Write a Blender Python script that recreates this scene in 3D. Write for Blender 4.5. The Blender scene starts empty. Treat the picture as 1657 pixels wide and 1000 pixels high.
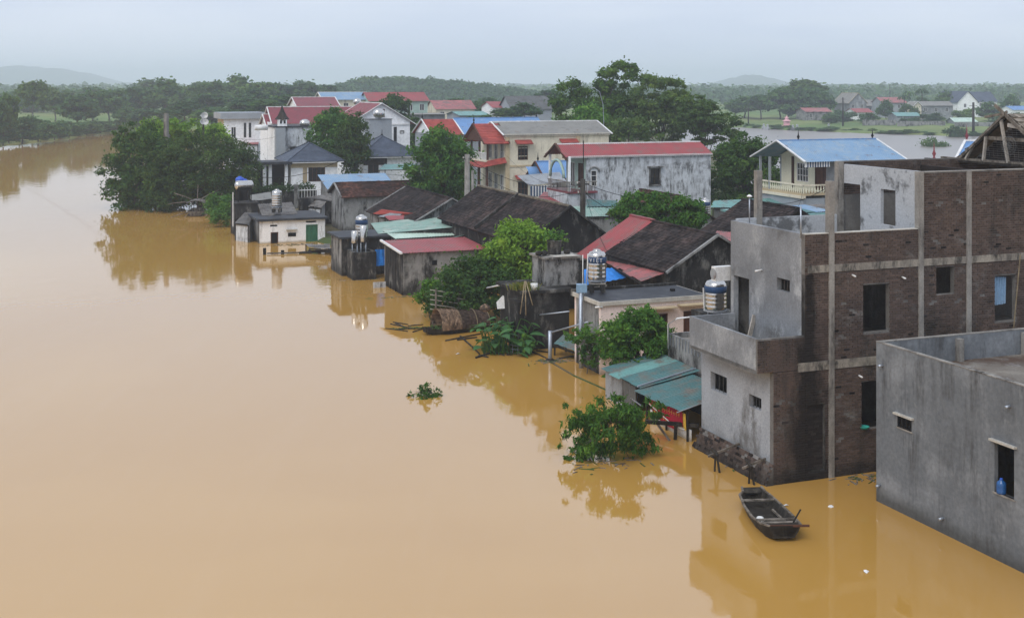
import bpy, math, random
import numpy as np
from mathutils import Vector

# ------------------------------------------------------------------ camera, sky, sun, exposure
SC = bpy.context.scene
COL = SC.collection
F, CX, HY, H = 2000.0, 828.5, 140.0, 14.0        # focal length in px of the 1657 px photo, centre, horizon, height of eye
cam = bpy.data.cameras.new('camera'); cam.sensor_width = 36.0; cam.lens = 36.0*F/1657.0
cam.shift_y = -(500.0-HY)/1657.0; cam.clip_start = .5; cam.clip_end = 30000
co = bpy.data.objects.new('camera', cam); COL.objects.link(co)
co.location = (0, 0, H); co.rotation_euler = (math.radians(90), 0, 0); SC.camera = co
SUN_EL, SUN_AZ = math.radians(48), math.radians(212)   # azimuth clockwise from +Y: behind the camera, to the left
world = bpy.data.worlds.new('World'); SC.world = world; world.use_nodes = True
wn = world.node_tree.nodes; wl = world.node_tree.links; wn.clear()
sky = wn.new('ShaderNodeTexSky'); sky.sky_type = 'NISHITA'; sky.sun_disc = False
sky.sun_elevation = SUN_EL; sky.sun_rotation = SUN_AZ; sky.dust_density = 2.5; sky.air_density = 1.2
bgn = wn.new('ShaderNodeBackground'); bgn.inputs[1].default_value = 0.06
wl.new(sky.outputs[0], bgn.inputs[0])
tc = wn.new('ShaderNodeTexCoord'); mp = wn.new('ShaderNodeMapping'); mp.inputs[3].default_value = (1, 1, 7)
cn = wn.new('ShaderNodeTexNoise'); cn.inputs['Scale'].default_value = 2.6; cn.inputs['Detail'].default_value = 4; cn.inputs['Roughness'].default_value = .5
wl.new(tc.outputs['Generated'], mp.inputs[0]); wl.new(mp.outputs[0], cn.inputs[0])
cr = wn.new('ShaderNodeValToRGB'); cr.color_ramp.elements[0].position = .42; cr.color_ramp.elements[1].position = .60
cr.color_ramp.elements[0].color = (.68, .765, .935, 1); cr.color_ramp.elements[1].color = (.79, .865, 1.0, 1)
wl.new(cn.outputs[0], cr.inputs[0])
bgc = wn.new('ShaderNodeBackground'); bgc.inputs[1].default_value = 1.0; wl.new(cr.outputs[0], bgc.inputs[0])
mx = wn.new('ShaderNodeMixShader'); mx.inputs[0].default_value = .9
wl.new(bgn.outputs[0], mx.inputs[1]); wl.new(bgc.outputs[0], mx.inputs[2])
wo = wn.new('ShaderNodeOutputWorld'); wl.new(mx.outputs[0], wo.inputs[0])
sun = bpy.data.lights.new('sun', 'SUN'); sun.energy = 1.5; sun.angle = math.radians(35); sun.color = (1, .96, .9)
so = bpy.data.objects.new('sun', sun); COL.objects.link(so)
so.rotation_euler = Vector((math.sin(SUN_AZ)*math.cos(SUN_EL), math.cos(SUN_AZ)*math.cos(SUN_EL), math.sin(SUN_EL))).to_track_quat('Z', 'Y').to_euler()
SC.view_settings.view_transform = 'Standard'; SC.view_settings.look = 'None'
SC.view_settings.exposure = 0.2; SC.view_settings.gamma = 1.0; SC.view_settings.use_curve_mapping = False
SC.render.engine = 'CYCLES'
cy = SC.cycles
cy.use_denoising = True; cy.max_bounces = 5; cy.diffuse_bounces = 2; cy.glossy_bounces = 3; cy.transmission_bounces = 3
cy.volume_bounces = 2; cy.transparent_max_bounces = 6; cy.caustics_reflective = False; cy.caustics_refractive = False
cy.sample_clamp_indirect = 4
HAZE = 4.4e-4

# ------------------------------------------------------------------ measuring: photo pixel + distance -> metres
R = random.Random(11)
A = math.atan(.386)                                # the village streets run 21 degrees off the view
def XW(px, Y): return (px-CX)/F*Y
def ZW(py, Y): return H-(py-HY)/F*Y
def DW(py, z=0): return F*(H-z)/(py-HY)
class Fr:                                          # a building's own frame: x to the right along its front, y away
    def __init__(s, ox, oy, rot=A): s.o = (ox, oy); s.r = rot; s.c = math.cos(rot); s.s = math.sin(rot)
    def x(s, px, y=0):
        k = (px-CX)/F; return (k*(s.o[1]+y*s.c)-s.o[0]+y*s.s)/(s.c-k*s.s)
    def y(s, px, x=0):
        k = (px-CX)/F; return (s.o[0]+x*s.c-k*(s.o[1]+x*s.s))/(s.s+k*s.c)
    def d(s, x, y): return s.o[1]+x*s.s+y*s.c
    def z(s, py, x, y): return ZW(py, s.d(x, y))
def fr_at(px, Y, rot=A): return Fr(XW(px, Y), Y, rot)

# ------------------------------------------------------------------ mesh building
def V(*a): return Vector(a)
class MB:
    def __init__(s): s.v = []; s.f = []; s.m = []
    def add(s, vs, fs, m=0):
        n = len(s.v); s.v += [tuple(p) for p in vs]
        for f in fs: s.f.append(tuple(i+n for i in f)); s.m.append(m)
        return s
    def box(s, x0, x1, y0, y1, z0, z1, m=0):
        return s.add([(x0,y0,z0),(x1,y0,z0),(x1,y1,z0),(x0,y1,z0),(x0,y0,z1),(x1,y0,z1),(x1,y1,z1),(x0,y1,z1)],
              [(0,3,2,1),(4,5,6,7),(0,1,5,4),(1,2,6,5),(2,3,7,6),(3,0,4,7)], m)
    def beam(s, a, b, w, h=None, m=0, up=(0,0,1)):
        a = Vector(a); b = Vector(b); h = h or w; d = (b-a).normalized(); u = Vector(up)
        if abs(d.dot(u)) > .98: u = Vector((0,1,0))
        r = d.cross(u).normalized()*w/2; t = r.cross(d).normalized()*h/2
        return s.add([a-r-t,a+r-t,a+r+t,a-r+t,b-r-t,b+r-t,b+r+t,b-r+t],
              [(0,1,2,3),(7,6,5,4),(0,4,5,1),(1,5,6,2),(2,6,7,3),(3,7,4,0)], m)
    def tube(s, pts, rad, n=8, m=0):
        pts = [Vector(p) for p in pts]; k = len(pts)
        if not hasattr(rad, '__len__'): rad = [rad]*k
        vs = []
        for i, p in enumerate(pts):
            d = (pts[min(i+1,k-1)]-pts[max(i-1,0)]).normalized()
            u = Vector((0,0,1)) if abs(d.z) < .9 else Vector((1,0,0))
            r = d.cross(u).normalized(); t = r.cross(d)
            for j in range(n):
                a = 2*math.pi*j/n; vs.append(p+(r*math.cos(a)+t*math.sin(a))*rad[i])
        fs = [(i*n+j, i*n+(j+1)%n, (i+1)*n+(j+1)%n, (i+1)*n+j) for i in range(k-1) for j in range(n)]
        fs += [tuple(range(n))[::-1], tuple(range((k-1)*n, k*n))]
        return s.add(vs, fs, m)
    def lathe(s, prof, c=(0,0,0), n=20, m=0, axis='z'):
        vs = []
        for r, z in prof:
            for j in range(n):
                a = 2*math.pi*j/n
                p = (r*math.cos(a), r*math.sin(a), z)
                if axis == 'x': p = (z, r*math.cos(a), r*math.sin(a))
                vs.append((p[0]+c[0], p[1]+c[1], p[2]+c[2]))
        k = len(prof)
        fs = [(i*n+j, i*n+(j+1)%n, (i+1)*n+(j+1)%n, (i+1)*n+j) for i in range(k-1) for j in range(n)]
        fs += [tuple(range(n))[::-1], tuple(range((k-1)*n, k*n))]
        return s.add(vs, fs, m)
    def poly(s, pts, ext, m=0):                    # flat polygon pushed along ext
        pts = [Vector(p) for p in pts]; e = Vector(ext); n = len(pts)
        return s.add(pts+[p+e for p in pts], [tuple(range(n)), tuple(range(2*n-1, n-1, -1))]+
              [(i, i+n, (i+1)%n+n, (i+1)%n) for i in range(n)], m)
    def slab(s, a, b, c, d, t, m=0):               # quad with thickness downwards along its normal
        a, b, c, d = map(Vector, (a,b,c,d)); nn = (b-a).cross(d-a).normalized()
        if nn.z < 0: nn = -nn
        return s.poly([a,b,c,d], -nn*t, m)
    def wall(s, fc, a0, a1, z0, z1, th, ops=(), m=0):
        A_ = sorted(set([a0,a1]+[min(max(q,a0),a1) for o in ops for q in o[:2]])); Z_ = sorted(set([z0,z1]+[min(max(q,z0),z1) for o in ops for q in o[2:4]]))
        def opn(i, j):
            if i < 0 or j < 0 or i >= len(A_)-1 or j >= len(Z_)-1: return True
            ca = (A_[i]+A_[i+1])/2; cz = (Z_[j]+Z_[j+1])/2
            return any(o[0] < ca < o[1] and o[2] < cz < o[3] for o in ops)
        P = fc.P
        for i in range(len(A_)-1):
            for j in range(len(Z_)-1):
                if opn(i, j): continue
                l, r, b, t = A_[i], A_[i+1], Z_[j], Z_[j+1]
                s.add([P(l,b,0),P(r,b,0),P(r,t,0),P(l,t,0)], [(0,1,2,3)], m)
                s.add([P(l,b,-th),P(r,b,-th),P(r,t,-th),P(l,t,-th)], [(3,2,1,0)], m)
                for (ii,jj,u0,v0,u1,v1) in ((i-1,j,l,b,l,t),(i+1,j,r,b,r,t),(i,j-1,l,b,r,b),(i,j+1,l,t,r,t)):
                    if opn(ii, jj): s.add([P(u0,v0,0),P(u1,v1,0),P(u1,v1,-th),P(u0,v0,-th)], [(0,1,2,3)], m)
        return s
    def build(s, name, mats, parent=None, smooth=False, loc=None):
        me = bpy.data.meshes.new(name); me.from_pydata(s.v, [], s.f)
        if not isinstance(mats, (list, tuple)): mats = [mats]
        for q in mats: me.materials.append(q)
        if len(mats) > 1: me.polygons.foreach_set('material_index', s.m)
        if smooth: me.polygons.foreach_set('use_smooth', [True]*len(s.f))
        return link(name, me, parent, loc)
def link(name, me, parent=None, loc=None):
    o = bpy.data.objects.new(name, me); COL.objects.link(o); o.parent = parent
    if loc is not None: o.location = loc
    return o
class Face:                                        # a vertical wall plane: a runs along d, out along n
    def __init__(s, o, d, n): s.o = Vector((o[0],o[1],0)); s.d = Vector((d[0],d[1],0)); s.n = Vector((n[0],n[1],0))
    def P(s, a, z, out=0): return s.o+s.d*a+s.n*out+Vector((0,0,z))
    def box(s, mb, a0, a1, z0, z1, o0, o1, m=0):
        q = [s.P(a,z,o) for o in (o0,o1) for a,z in ((a0,z0),(a1,z0),(a1,z1),(a0,z1))]
        return mb.add(q, [(0,1,2,3),(7,6,5,4),(0,4,5,1),(1,5,6,2),(2,6,7,3),(3,7,4,0)], m)
def faces(x0, x1, y0, y1):
    return {'f': Face((x0,y0),(1,0),(0,-1)), 'l': Face((x0,y0),(0,1),(-1,0)), 'r': Face((x1,y0),(0,1),(1,0)), 'b': Face((x0,y1),(1,0),(0,1))}

def tag(o, label, cat, group=None, kind=None):
    o['label'] = label
    if cat: o['category'] = cat
    if group: o['group'] = group
    if kind: o['kind'] = kind
    return o
def thing(name, label, cat, loc=(0,0,0), rot=0, group=None):
    o = bpy.data.objects.new(name, None); COL.objects.link(o); o.empty_display_size = .2
    o.location = loc; o.rotation_euler = (0,0,rot); return tag(o, label, cat, group)
def thing_fr(name, label, cat, fr, group=None): return thing(name, label, cat, (fr.o[0], fr.o[1], 0), fr.r, group)
def structure(o): o['kind'] = 'structure'; return o
def stuff(o): o['kind'] = 'stuff'; return o

# ------------------------------------------------------------------ materials
def nt(name):
    m = bpy.data.materials.new(name); m.use_nodes = True; t = m.node_tree; t.nodes.clear()
    o = t.nodes.new('ShaderNodeOutputMaterial'); b = t.nodes.new('ShaderNodeBsdfPrincipled'); t.links.new(b.outputs[0], o.inputs[0])
    return m, t, b
def c4(c): return (c[0], c[1], c[2], 1)
def noise(t, vec, scale, detail=4, rough=.6, stretch=None):
    if stretch:
        mp = t.nodes.new('ShaderNodeMapping'); mp.inputs[3].default_value = stretch; t.links.new(vec, mp.inputs[0]); vec = mp.outputs[0]
    n = t.nodes.new('ShaderNodeTexNoise'); n.inputs['Scale'].default_value = scale; n.inputs['Detail'].default_value = detail; n.inputs['Roughness'].default_value = rough
    t.links.new(vec, n.inputs[0]); return n.outputs[0]
def ramp(t, fac, lo, hi, a=(0,0,0), b=(1,1,1)):
    r = t.nodes.new('ShaderNodeValToRGB'); e = r.color_ramp.elements; e[0].position = lo; e[1].position = hi; e[0].color = c4(a); e[1].color = c4(b)
    t.links.new(fac, r.inputs[0]); return r.outputs[0]
def mix(t, fac, a, b, mode='MIX'):
    n = t.nodes.new('ShaderNodeMix'); n.data_type = 'RGBA'; n.blend_type = mode
    for s, q in ((0, fac), (6, a), (7, b)):
        if isinstance(q, (int, float)): n.inputs[s].default_value = q
        elif isinstance(q, tuple): n.inputs[s].default_value = c4(q)
        else: t.links.new(q, n.inputs[s])
    return n.outputs[2]
def mathn(t, op, a, b=None, c=None):
    n = t.nodes.new('ShaderNodeMath'); n.operation = op
    for i, q in enumerate((a, b, c)):
        if q is None: continue
        if isinstance(q, (int, float)): n.inputs[i].default_value = q
        else: t.links.new(q, n.inputs[i])
    return n.outputs[0]
def bump(t, b, h, strength=.3, dist=.02):
    n = t.nodes.new('ShaderNodeBump'); n.inputs['Strength'].default_value = strength; n.inputs['Distance'].default_value = dist
    t.links.new(h, n.inputs['Height']); t.links.new(n.outputs[0], b.inputs['Normal'])
def surf(name, c1, c2=None, scale=.8, rough=.85, metal=0, stain=None, samt=.5, sscale=1.2, streak=.15, damp=None, dampc=(.035,.03,.025), bmp=.25, fine=14, island=0, lo=.38, hi=.66, spec=.12, patch=None, pthr=(.5,.6), pscale=.5, spill=None):
    m, t, b = nt(name); g = t.nodes.new('ShaderNodeNewGeometry'); P = g.outputs['Position']
    col = mix(t, ramp(t, noise(t, P, scale, 6), lo, hi), c1, c2 or tuple(x*.78 for x in c1))
    if patch: col = mix(t, ramp(t, noise(t, P, pscale, 5, .65), *pthr), col, patch)
    if stain:
        f = ramp(t, noise(t, P, sscale, 8, .75, (1,1,streak)), .5-.05+.3*(.5-samt), .5+.07+.3*(.5-samt))
        f2 = ramp(t, noise(t, P, sscale*.45, 4), .36, .58)
        col = mix(t, mathn(t, 'MULTIPLY', f, f2), col, stain)
    if damp is not None:
        sp = t.nodes.new('ShaderNodeSeparateXYZ'); t.links.new(P, sp.inputs[0])
        zz = mathn(t, 'SUBTRACT', sp.outputs[2], mathn(t, 'MULTIPLY', noise(t, P, .9, 6), damp*1.6))
        mr = t.nodes.new('ShaderNodeMapRange'); mr.inputs[1].default_value = -.55*damp; mr.inputs[2].default_value = .35*damp; mr.inputs[3].default_value = .8; mr.inputs[4].default_value = 0
        t.links.new(zz, mr.inputs[0]); col = mix(t, mr.outputs[0], col, dampc)
    if spill:                                      # soot that ran down the brick front from the balcony corner
        ox, oy, c_, s_, dark = spill; sp2 = t.nodes.new('ShaderNodeSeparateXYZ'); t.links.new(P, sp2.inputs[0])
        a_ = mathn(t, 'ADD', mathn(t, 'MULTIPLY', mathn(t, 'SUBTRACT', sp2.outputs[0], ox), c_), mathn(t, 'MULTIPLY', mathn(t, 'SUBTRACT', sp2.outputs[1], oy), s_))
        wd = mathn(t, 'ADD', .16, mathn(t, 'MULTIPLY', mathn(t, 'SUBTRACT', 7.4, sp2.outputs[2]), .10))
        d_ = mathn(t, 'DIVIDE', mathn(t, 'ABSOLUTE', mathn(t, 'SUBTRACT', a_, 1.45)), mathn(t, 'MAXIMUM', wd, .02))
        d_ = mathn(t, 'ADD', d_, mathn(t, 'MULTIPLY', mathn(t, 'SUBTRACT', noise(t, P, 2.2, 5, .7, (1,1,.5)), .5), 2.4))
        mr2 = t.nodes.new('ShaderNodeMapRange'); mr2.inputs[1].default_value = .55; mr2.inputs[2].default_value = 1.35; mr2.inputs[3].default_value = .92; mr2.inputs[4].default_value = 0; t.links.new(d_, mr2.inputs[0])
        col = mix(t, mathn(t, 'MULTIPLY', mr2.outputs[0], mathn(t, 'LESS_THAN', sp2.outputs[2], 7.3)), col, dark)
    fn = noise(t, P, fine, 3)
    col = mix(t, .55, col, mix(t, ramp(t, fn, .3, .7, (.7,.7,.7), (1.3,1.3,1.3)), (0,0,0), col, 'MULTIPLY') if False else mix(t, 1.0, col, ramp(t, fn, .3, .7, (.72,.72,.72), (1.25,1.25,1.25)), 'MULTIPLY'))
    if island:
        rr = ramp(t, g.outputs['Random Per Island'], 0, 1, (1-island,)*3, (1+island,)*3); col = mix(t, 1.0, col, rr, 'MULTIPLY')
    t.links.new(col, b.inputs['Base Color']); b.inputs['Roughness'].default_value = rough; b.inputs['Metallic'].default_value = metal
    b.inputs['Specular IOR Level'].default_value = spec
    if bmp: bump(t, b, fn, bmp, .02)
    return m
def leaf(name, c1, c2, c3=None, scale=.5):
    m, t, b = nt(name); g = t.nodes.new('ShaderNodeNewGeometry'); P = g.outputs['Position']
    col = mix(t, g.outputs['Random Per Island'], c1, c2)
    if c3: col = mix(t, ramp(t, noise(t, P, scale, 3), .52, .68), col, c3)
    oi = t.nodes.new('ShaderNodeObjectInfo'); col = mix(t, 1.0, col, ramp(t, oi.outputs['Random'], 0, 1, (1.0,.97,.92), (1.62,1.42,1.0)), 'MULTIPLY')
    t.links.new(col, b.inputs['Base Color']); b.inputs['Roughness'].default_value = .6; b.inputs['Specular IOR Level'].default_value = .14
    o = t.nodes['Material Output']; tr = t.nodes.new('ShaderNodeBsdfTranslucent'); t.links.new(mix(t, 1.0, col, (1.1,1.25,.5), 'MULTIPLY'), tr.inputs[0])
    ms = t.nodes.new('ShaderNodeMixShader'); ms.inputs[0].default_value = .28; t.links.new(b.outputs[0], ms.inputs[1]); t.links.new(tr.outputs[0], ms.inputs[2]); t.links.new(ms.outputs[0], o.inputs[0])
    return m
M = {}
M['render_grey'] = surf('grey_render', (.175,.190,.205), (.130,.142,.155), .35, stain=(.085,.088,.092), samt=.36, sscale=1.3, streak=.14, damp=.5, dampc=(.06,.062,.06), fine=7, patch=(.235,.25,.265), pthr=(.5,.66), pscale=.45)
M['render_light'] = surf('light_cement_render', (.36,.38,.41), (.285,.305,.33), .5, stain=(.15,.15,.15), samt=.3, sscale=.7, streak=.5, damp=.9, dampc=(.10,.10,.095))
M['render_mid'] = surf('cement_render', (.235,.248,.265), (.16,.168,.18), .6, stain=(.40,.415,.43), samt=.36, sscale=.7, streak=.6, patch=(.12,.12,.12), pthr=(.58,.7), pscale=.5)
M['render_patch'] = surf('patchy_cement_render', (.43,.45,.475), (.38,.40,.42), .6, patch=(.13,.135,.14), pthr=(.53,.60), pscale=.6)
M['concrete'] = surf('concrete', (.30,.285,.26), (.20,.19,.175), 1.3, stain=(.07,.065,.06), samt=.4, sscale=1.5)
M['beam'] = surf('beam_concrete', (.33,.30,.25), (.22,.20,.175), 1.0, stain=(.05,.047,.042), samt=.5, sscale=2.2, streak=.3)
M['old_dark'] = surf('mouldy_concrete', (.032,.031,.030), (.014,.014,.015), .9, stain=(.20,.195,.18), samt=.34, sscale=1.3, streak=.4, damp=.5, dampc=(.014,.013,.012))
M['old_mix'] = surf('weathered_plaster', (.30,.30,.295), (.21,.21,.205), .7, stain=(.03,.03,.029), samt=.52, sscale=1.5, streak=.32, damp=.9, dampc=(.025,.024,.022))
M['white_old'] = surf('stained_white_plaster', (.60,.63,.66), (.50,.525,.55), .8, stain=(.15,.155,.16), samt=.46, sscale=2.6, streak=.22, patch=(.38,.395,.41), pthr=(.54,.66), pscale=1.0)
M['white'] = surf('white_plaster', (.86,.87,.875), (.79,.80,.805), .8, stain=(.40,.40,.39), samt=.25, sscale=1.0, damp=.22, dampc=(.35,.28,.17))
M['white_far'] = surf('pale_plaster', (.88,.89,.90), (.83,.84,.85), .5, fine=3)
M['cream'] = surf('cream_plaster', (.74,.68,.54), (.66,.60,.47), .6, stain=(.40,.36,.28), samt=.35)
M['cream_trim'] = surf('ochre_cream_trim', (.56,.45,.29), None, .8)
M['yellow'] = surf('pale_yellow_plaster', (.77,.755,.60), (.70,.68,.53), .6)
M['pink'] = surf('pale_pink_plaster', (.82,.69,.65), (.75,.63,.59), .7, stain=(.42,.36,.34), samt=.2, damp=.4, dampc=(.3,.22,.14))
M['grey_paint'] = surf('blue_grey_paint', (.34,.37,.40), (.29,.315,.345), .5)
M['mint'] = surf('mint_paint', (.42,.56,.50), None, .6)
M['roof_black'] = surf('bitumen_roof', (.045,.050,.060), (.025,.028,.034), .8, rough=.6, stain=(.085,.09,.098), samt=.3, sscale=.7, streak=1, spec=.2)
M['pale_slab'] = surf('pale_concrete_edge', (.52,.50,.45), (.38,.36,.32), 1.5)
M['tile_dark'] = surf('old_dark_roof_tile', (.034,.0295,.0295), (.019,.017,.0175), .6, rough=.95, stain=(.068,.050,.046), samt=.45, sscale=.7, streak=1, island=.5, spec=.05)
M['tile_brown'] = surf('brown_roof_tile', (.055,.034,.030), (.028,.02,.019), .7, rough=.95, stain=(.11,.05,.037), samt=.4, sscale=.6, streak=1, island=.5, spec=.05)
M['tile_slate'] = surf('blue_grey_roof_tile', (.085,.105,.145), (.06,.075,.105), .6, rough=.5, island=.12)
M['tile_red'] = surf('red_roof_tile', (.36,.075,.06), (.26,.055,.05), .8, rough=.6, island=.15)
M['mortar'] = surf('brick_mortar', (.17,.162,.152), (.11,.104,.098), 1.2, stain=(.24,.23,.22), samt=.3, damp=.5, dampc=(.03,.027,.025), spill=(9.19,43.4,math.cos(A),math.sin(A),(.014,.013,.012)))
M['brick'] = surf('brick', (.112,.080,.066), (.078,.057,.049), .5, stain=(.040,.034,.030), samt=.34, sscale=1.0, streak=.3, island=.24, fine=30, patch=(.15,.14,.13), pthr=(.56,.72), pscale=1.1, damp=.55, dampc=(.03,.026,.023), spill=(9.19,43.4,math.cos(A),math.sin(A),(.016,.014,.013)))
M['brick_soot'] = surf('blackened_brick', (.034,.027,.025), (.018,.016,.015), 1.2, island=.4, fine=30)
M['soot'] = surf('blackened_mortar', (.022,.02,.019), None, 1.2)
def metal(name, c, c2=None, stain=None, samt=.3, rough=.45, isl=.06): return surf(name, c, c2, .6, rough, 0, stain, samt, 1.3, .6, bmp=.05, island=isl, spec=.3, patch=(.15,.085,.055), pthr=(.60,.72), pscale=1.1)
M['red_sheet'] = metal('red_painted_sheet', (.33,.055,.060), (.26,.05,.055), (.20,.095,.085), .45)
M['red_faded'] = metal('faded_red_sheet', (.42,.13,.13), (.30,.10,.10), (.14,.11,.10), .5)
M['maroon_sheet'] = metal('maroon_sheet', (.235,.05,.065), (.19,.045,.058), (.15,.07,.07), .35)
M['green_sheet'] = metal('green_painted_sheet', (.24,.37,.32), (.18,.30,.26), (.36,.40,.36), .4)
M['pale_green_sheet'] = metal('pale_green_sheet', (.50,.62,.53), (.42,.55,.47), (.32,.40,.34), .3)
M['teal_sheet'] = metal('weathered_teal_sheet', (.085,.20,.205), (.06,.15,.155), (.16,.15,.13), .5, isl=.2)
M['teal_light'] = metal('light_teal_sheet', (.17,.36,.34), (.13,.29,.28), (.16,.17,.15), .35)
M['blue_sheet'] = metal('blue_painted_sheet', (.14,.28,.52), (.12,.245,.46), (.22,.31,.45), .35)
M['skyblue_sheet'] = metal('sky_blue_sheet', (.20,.325,.47), (.165,.28,.42), (.28,.355,.42), .45)
M['grey_sheet'] = metal('grey_sheet', (.23,.225,.205), (.19,.185,.17), (.13,.125,.115), .3)
M['old_sheet'] = metal('old_fibre_cement_sheet', (.20,.19,.18), (.12,.115,.11), (.06,.055,.05), .5, .8, .2)
M['zinc'] = metal('grey_zinc_sheet', (.30,.32,.34), (.24,.26,.28), (.12,.11,.10), .3)
M['dark_zinc'] = metal('dull_dark_sheet', (.115,.12,.12), (.085,.088,.088), (.05,.045,.04), .4)
M['white_paint'] = surf('white_paint', (.78,.78,.77), None, 1, .5)
M['black'] = surf('black_paint', (.014,.014,.015), None, 1, .6)
M['dark'] = surf('dark_interior', (.012,.011,.011), None, 1, .9)
M['wood'] = surf('grey_wood', (.24,.21,.175), (.14,.12,.10), 3, .85, stain=(.06,.05,.04), samt=.5, sscale=3)
M['wood_pale'] = surf('pale_wood', (.44,.40,.35), (.32,.29,.25), 3, .85)
M['wood_dark'] = surf('wet_dark_wood', (.030,.026,.022), (.016,.014,.012), 2.5, .6, stain=(.07,.062,.05), samt=.4, sscale=3)
M['wood_brown'] = surf('brown_wood', (.10,.045,.03), None, 2, .55)
M['bamboo'] = surf('bamboo', (.30,.24,.15), (.17,.135,.085), 3, .6)
M['thatch'] = surf('thatch', (.36,.245,.165), (.20,.135,.09), 2.5, .95, stain=(.06,.045,.035), samt=.4, sscale=2, streak=1, island=.4)
M['thatch_dark'] = surf('wet_dark_thatch', (.11,.075,.058), (.05,.038,.031), 2.5, .95, island=.45)
M['thatch_grey'] = surf('old_grey_thatch', (.26,.225,.185), (.17,.15,.125), 2.5, .95, island=.3)
M['steel'] = surf('stainless_steel', (.62,.60,.57), (.55,.53,.50), 1, .22, 1, bmp=0)
M['galv'] = surf('galvanised_pipe', (.42,.46,.52), None, 2, .4, .6, bmp=0)
M['blue_plastic'] = surf('blue_plastic', (.02,.10,.55), None, 1, .35, bmp=0, spec=.5)
M['bottle_blue'] = surf('translucent_blue_plastic', (.012,.09,.28), None, 1, .2, bmp=0, spec=.6)
M['band_blue'] = surf('dark_blue_band', (.03,.07,.16), None, 1, .4, bmp=0)
M['tarp'] = surf('blue_tarpaulin', (.03,.24,.70), (.02,.18,.55), 2, .5, bmp=.3, fine=5)
M['banner_red'] = surf('red_banner_cloth', (.42,.012,.04), (.34,.01,.03), 2, .6)
M['banner_yellow'] = surf('yellow_banner_print', (.62,.40,.06), None, 2, .6)
M['banner_orange'] = surf('orange_banner_print', (.60,.26,.06), None, 2, .6)
M['door_green'] = surf('green_painted_door', (.045,.16,.09), (.035,.125,.075), 1.5, .5, stain=(.12,.16,.10), samt=.3)
M['hedge'] = leaf('hedge_leaf', (.02,.05,.018), (.035,.08,.024))
M['leaf_dark'] = leaf('dark_green_leaf', (.022,.062,.016), (.054,.122,.028), (.082,.160,.034), .35)
M['leaf_deep'] = leaf('deep_green_leaf', (.020,.050,.016), (.042,.088,.026), (.062,.118,.030), .35)
M['leaf_mid'] = leaf('mid_green_leaf', (.032,.105,.022), (.078,.19,.040), (.125,.25,.046), .6)
M['leaf_light'] = leaf('light_green_leaf', (.085,.190,.028), (.155,.29,.045), (.21,.34,.052), .9)
M['leaf_mango'] = leaf('wet_green_leaf', (.024,.082,.014), (.062,.165,.028), (.105,.225,.034), 1.2)
M['leaf_olive'] = leaf('olive_green_leaf', (.042,.090,.034), (.075,.140,.046), (.10,.165,.046))
M['leaf_far'] = leaf('distant_green_leaf', (.026,.075,.032), (.065,.140,.050), (.105,.185,.052), .05)
M['leaf_big'] = leaf('broad_green_leaf', (.03,.10,.04), (.065,.17,.07))
M['leaf_wet'] = leaf('wet_dark_leaf', (.018,.062,.012), (.046,.125,.022), (.085,.19,.030), 1.4)
M['ridge'] = surf('pale_ridge_tile', (.20,.175,.135), (.10,.085,.07), 2)
M['grass'] = leaf('grass_blade', (.09,.13,.03), (.16,.18,.05), (.2,.17,.06), 1.5)
M['bark'] = surf('bark', (.10,.085,.07), (.055,.047,.04), 4, .9)
M['bark_pale'] = surf('pale_bark', (.21,.20,.185), (.13,.12,.11), 3, .9)
m, t, b = nt('dark_glass'); b.inputs['Base Color'].default_value = (.018,.02,.023,1); b.inputs['Roughness'].default_value = .12; M['glass'] = m
m, t, b = nt('river_water'); g = t.nodes.new('ShaderNodeNewGeometry'); P = g.outputs['Position']
big = noise(t, P, .018, 5, .6, (1,.45,1)); sm = noise(t, P, .09, 5, .65, (1,.35,1)); st = noise(t, P, .30, 6, .7, (1.6,.22,1))
col = mix(t, ramp(t, big, .36, .66), (.475,.258,.054), (.525,.302,.080))
col = mix(t, ramp(t, sm, .42, .66), col, (.485,.268,.060))
col = mix(t, mathn(t, 'MULTIPLY', ramp(t, st, .5, .8), .25), col, (.52,.32,.12))
t.links.new(col, b.inputs['Base Color']); t.links.new(ramp(t, noise(t, P, .05, 5, .6, (1,.5,1)), .4, .7, (.03,.03,.03), (.075,.075,.075)), b.inputs['Roughness']); b.inputs['IOR'].default_value = 2.08
wv = mathn(t, 'ADD', mathn(t, 'MULTIPLY', noise(t, P, .55, 3, .5, (1,.6,1)), .75), mathn(t, 'MULTIPLY', mathn(t, 'MULTIPLY', noise(t, P, 2.6, 3, .6, (1,.7,1)), .28), ramp(t, noise(t, P, .07, 4, .6, (1,.4,1)), .42, .68)))
cd = t.nodes.new('ShaderNodeBump'); cd.inputs['Strength'].default_value = .26; cd.inputs['Distance'].default_value = .05; t.links.new(wv, cd.inputs['Height']); t.links.new(cd.outputs[0], b.inputs['Normal'])
M['water'] = m
M['lake'] = surf('lake_water', (.20,.165,.13), (.17,.14,.11), .02, rough=.30, spec=1.0, bmp=0); M['lake'].node_tree.nodes['Principled BSDF'].inputs['IOR'].default_value = 1.7
M['earth'] = surf('muddy_earth', (.16,.125,.075), (.09,.08,.045), .3, patch=(.06,.09,.03), pthr=(.42,.56), pscale=.2)
M['field'] = surf('green_field', (.13,.20,.06), (.085,.14,.042), .02, patch=(.21,.24,.09), pthr=(.45,.6), pscale=.012, bmp=.1, fine=.8)
M['hill'] = surf('wooded_hill', (.05,.09,.055), (.03,.062,.04), .01, fine=.05, bmp=0)
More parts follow.
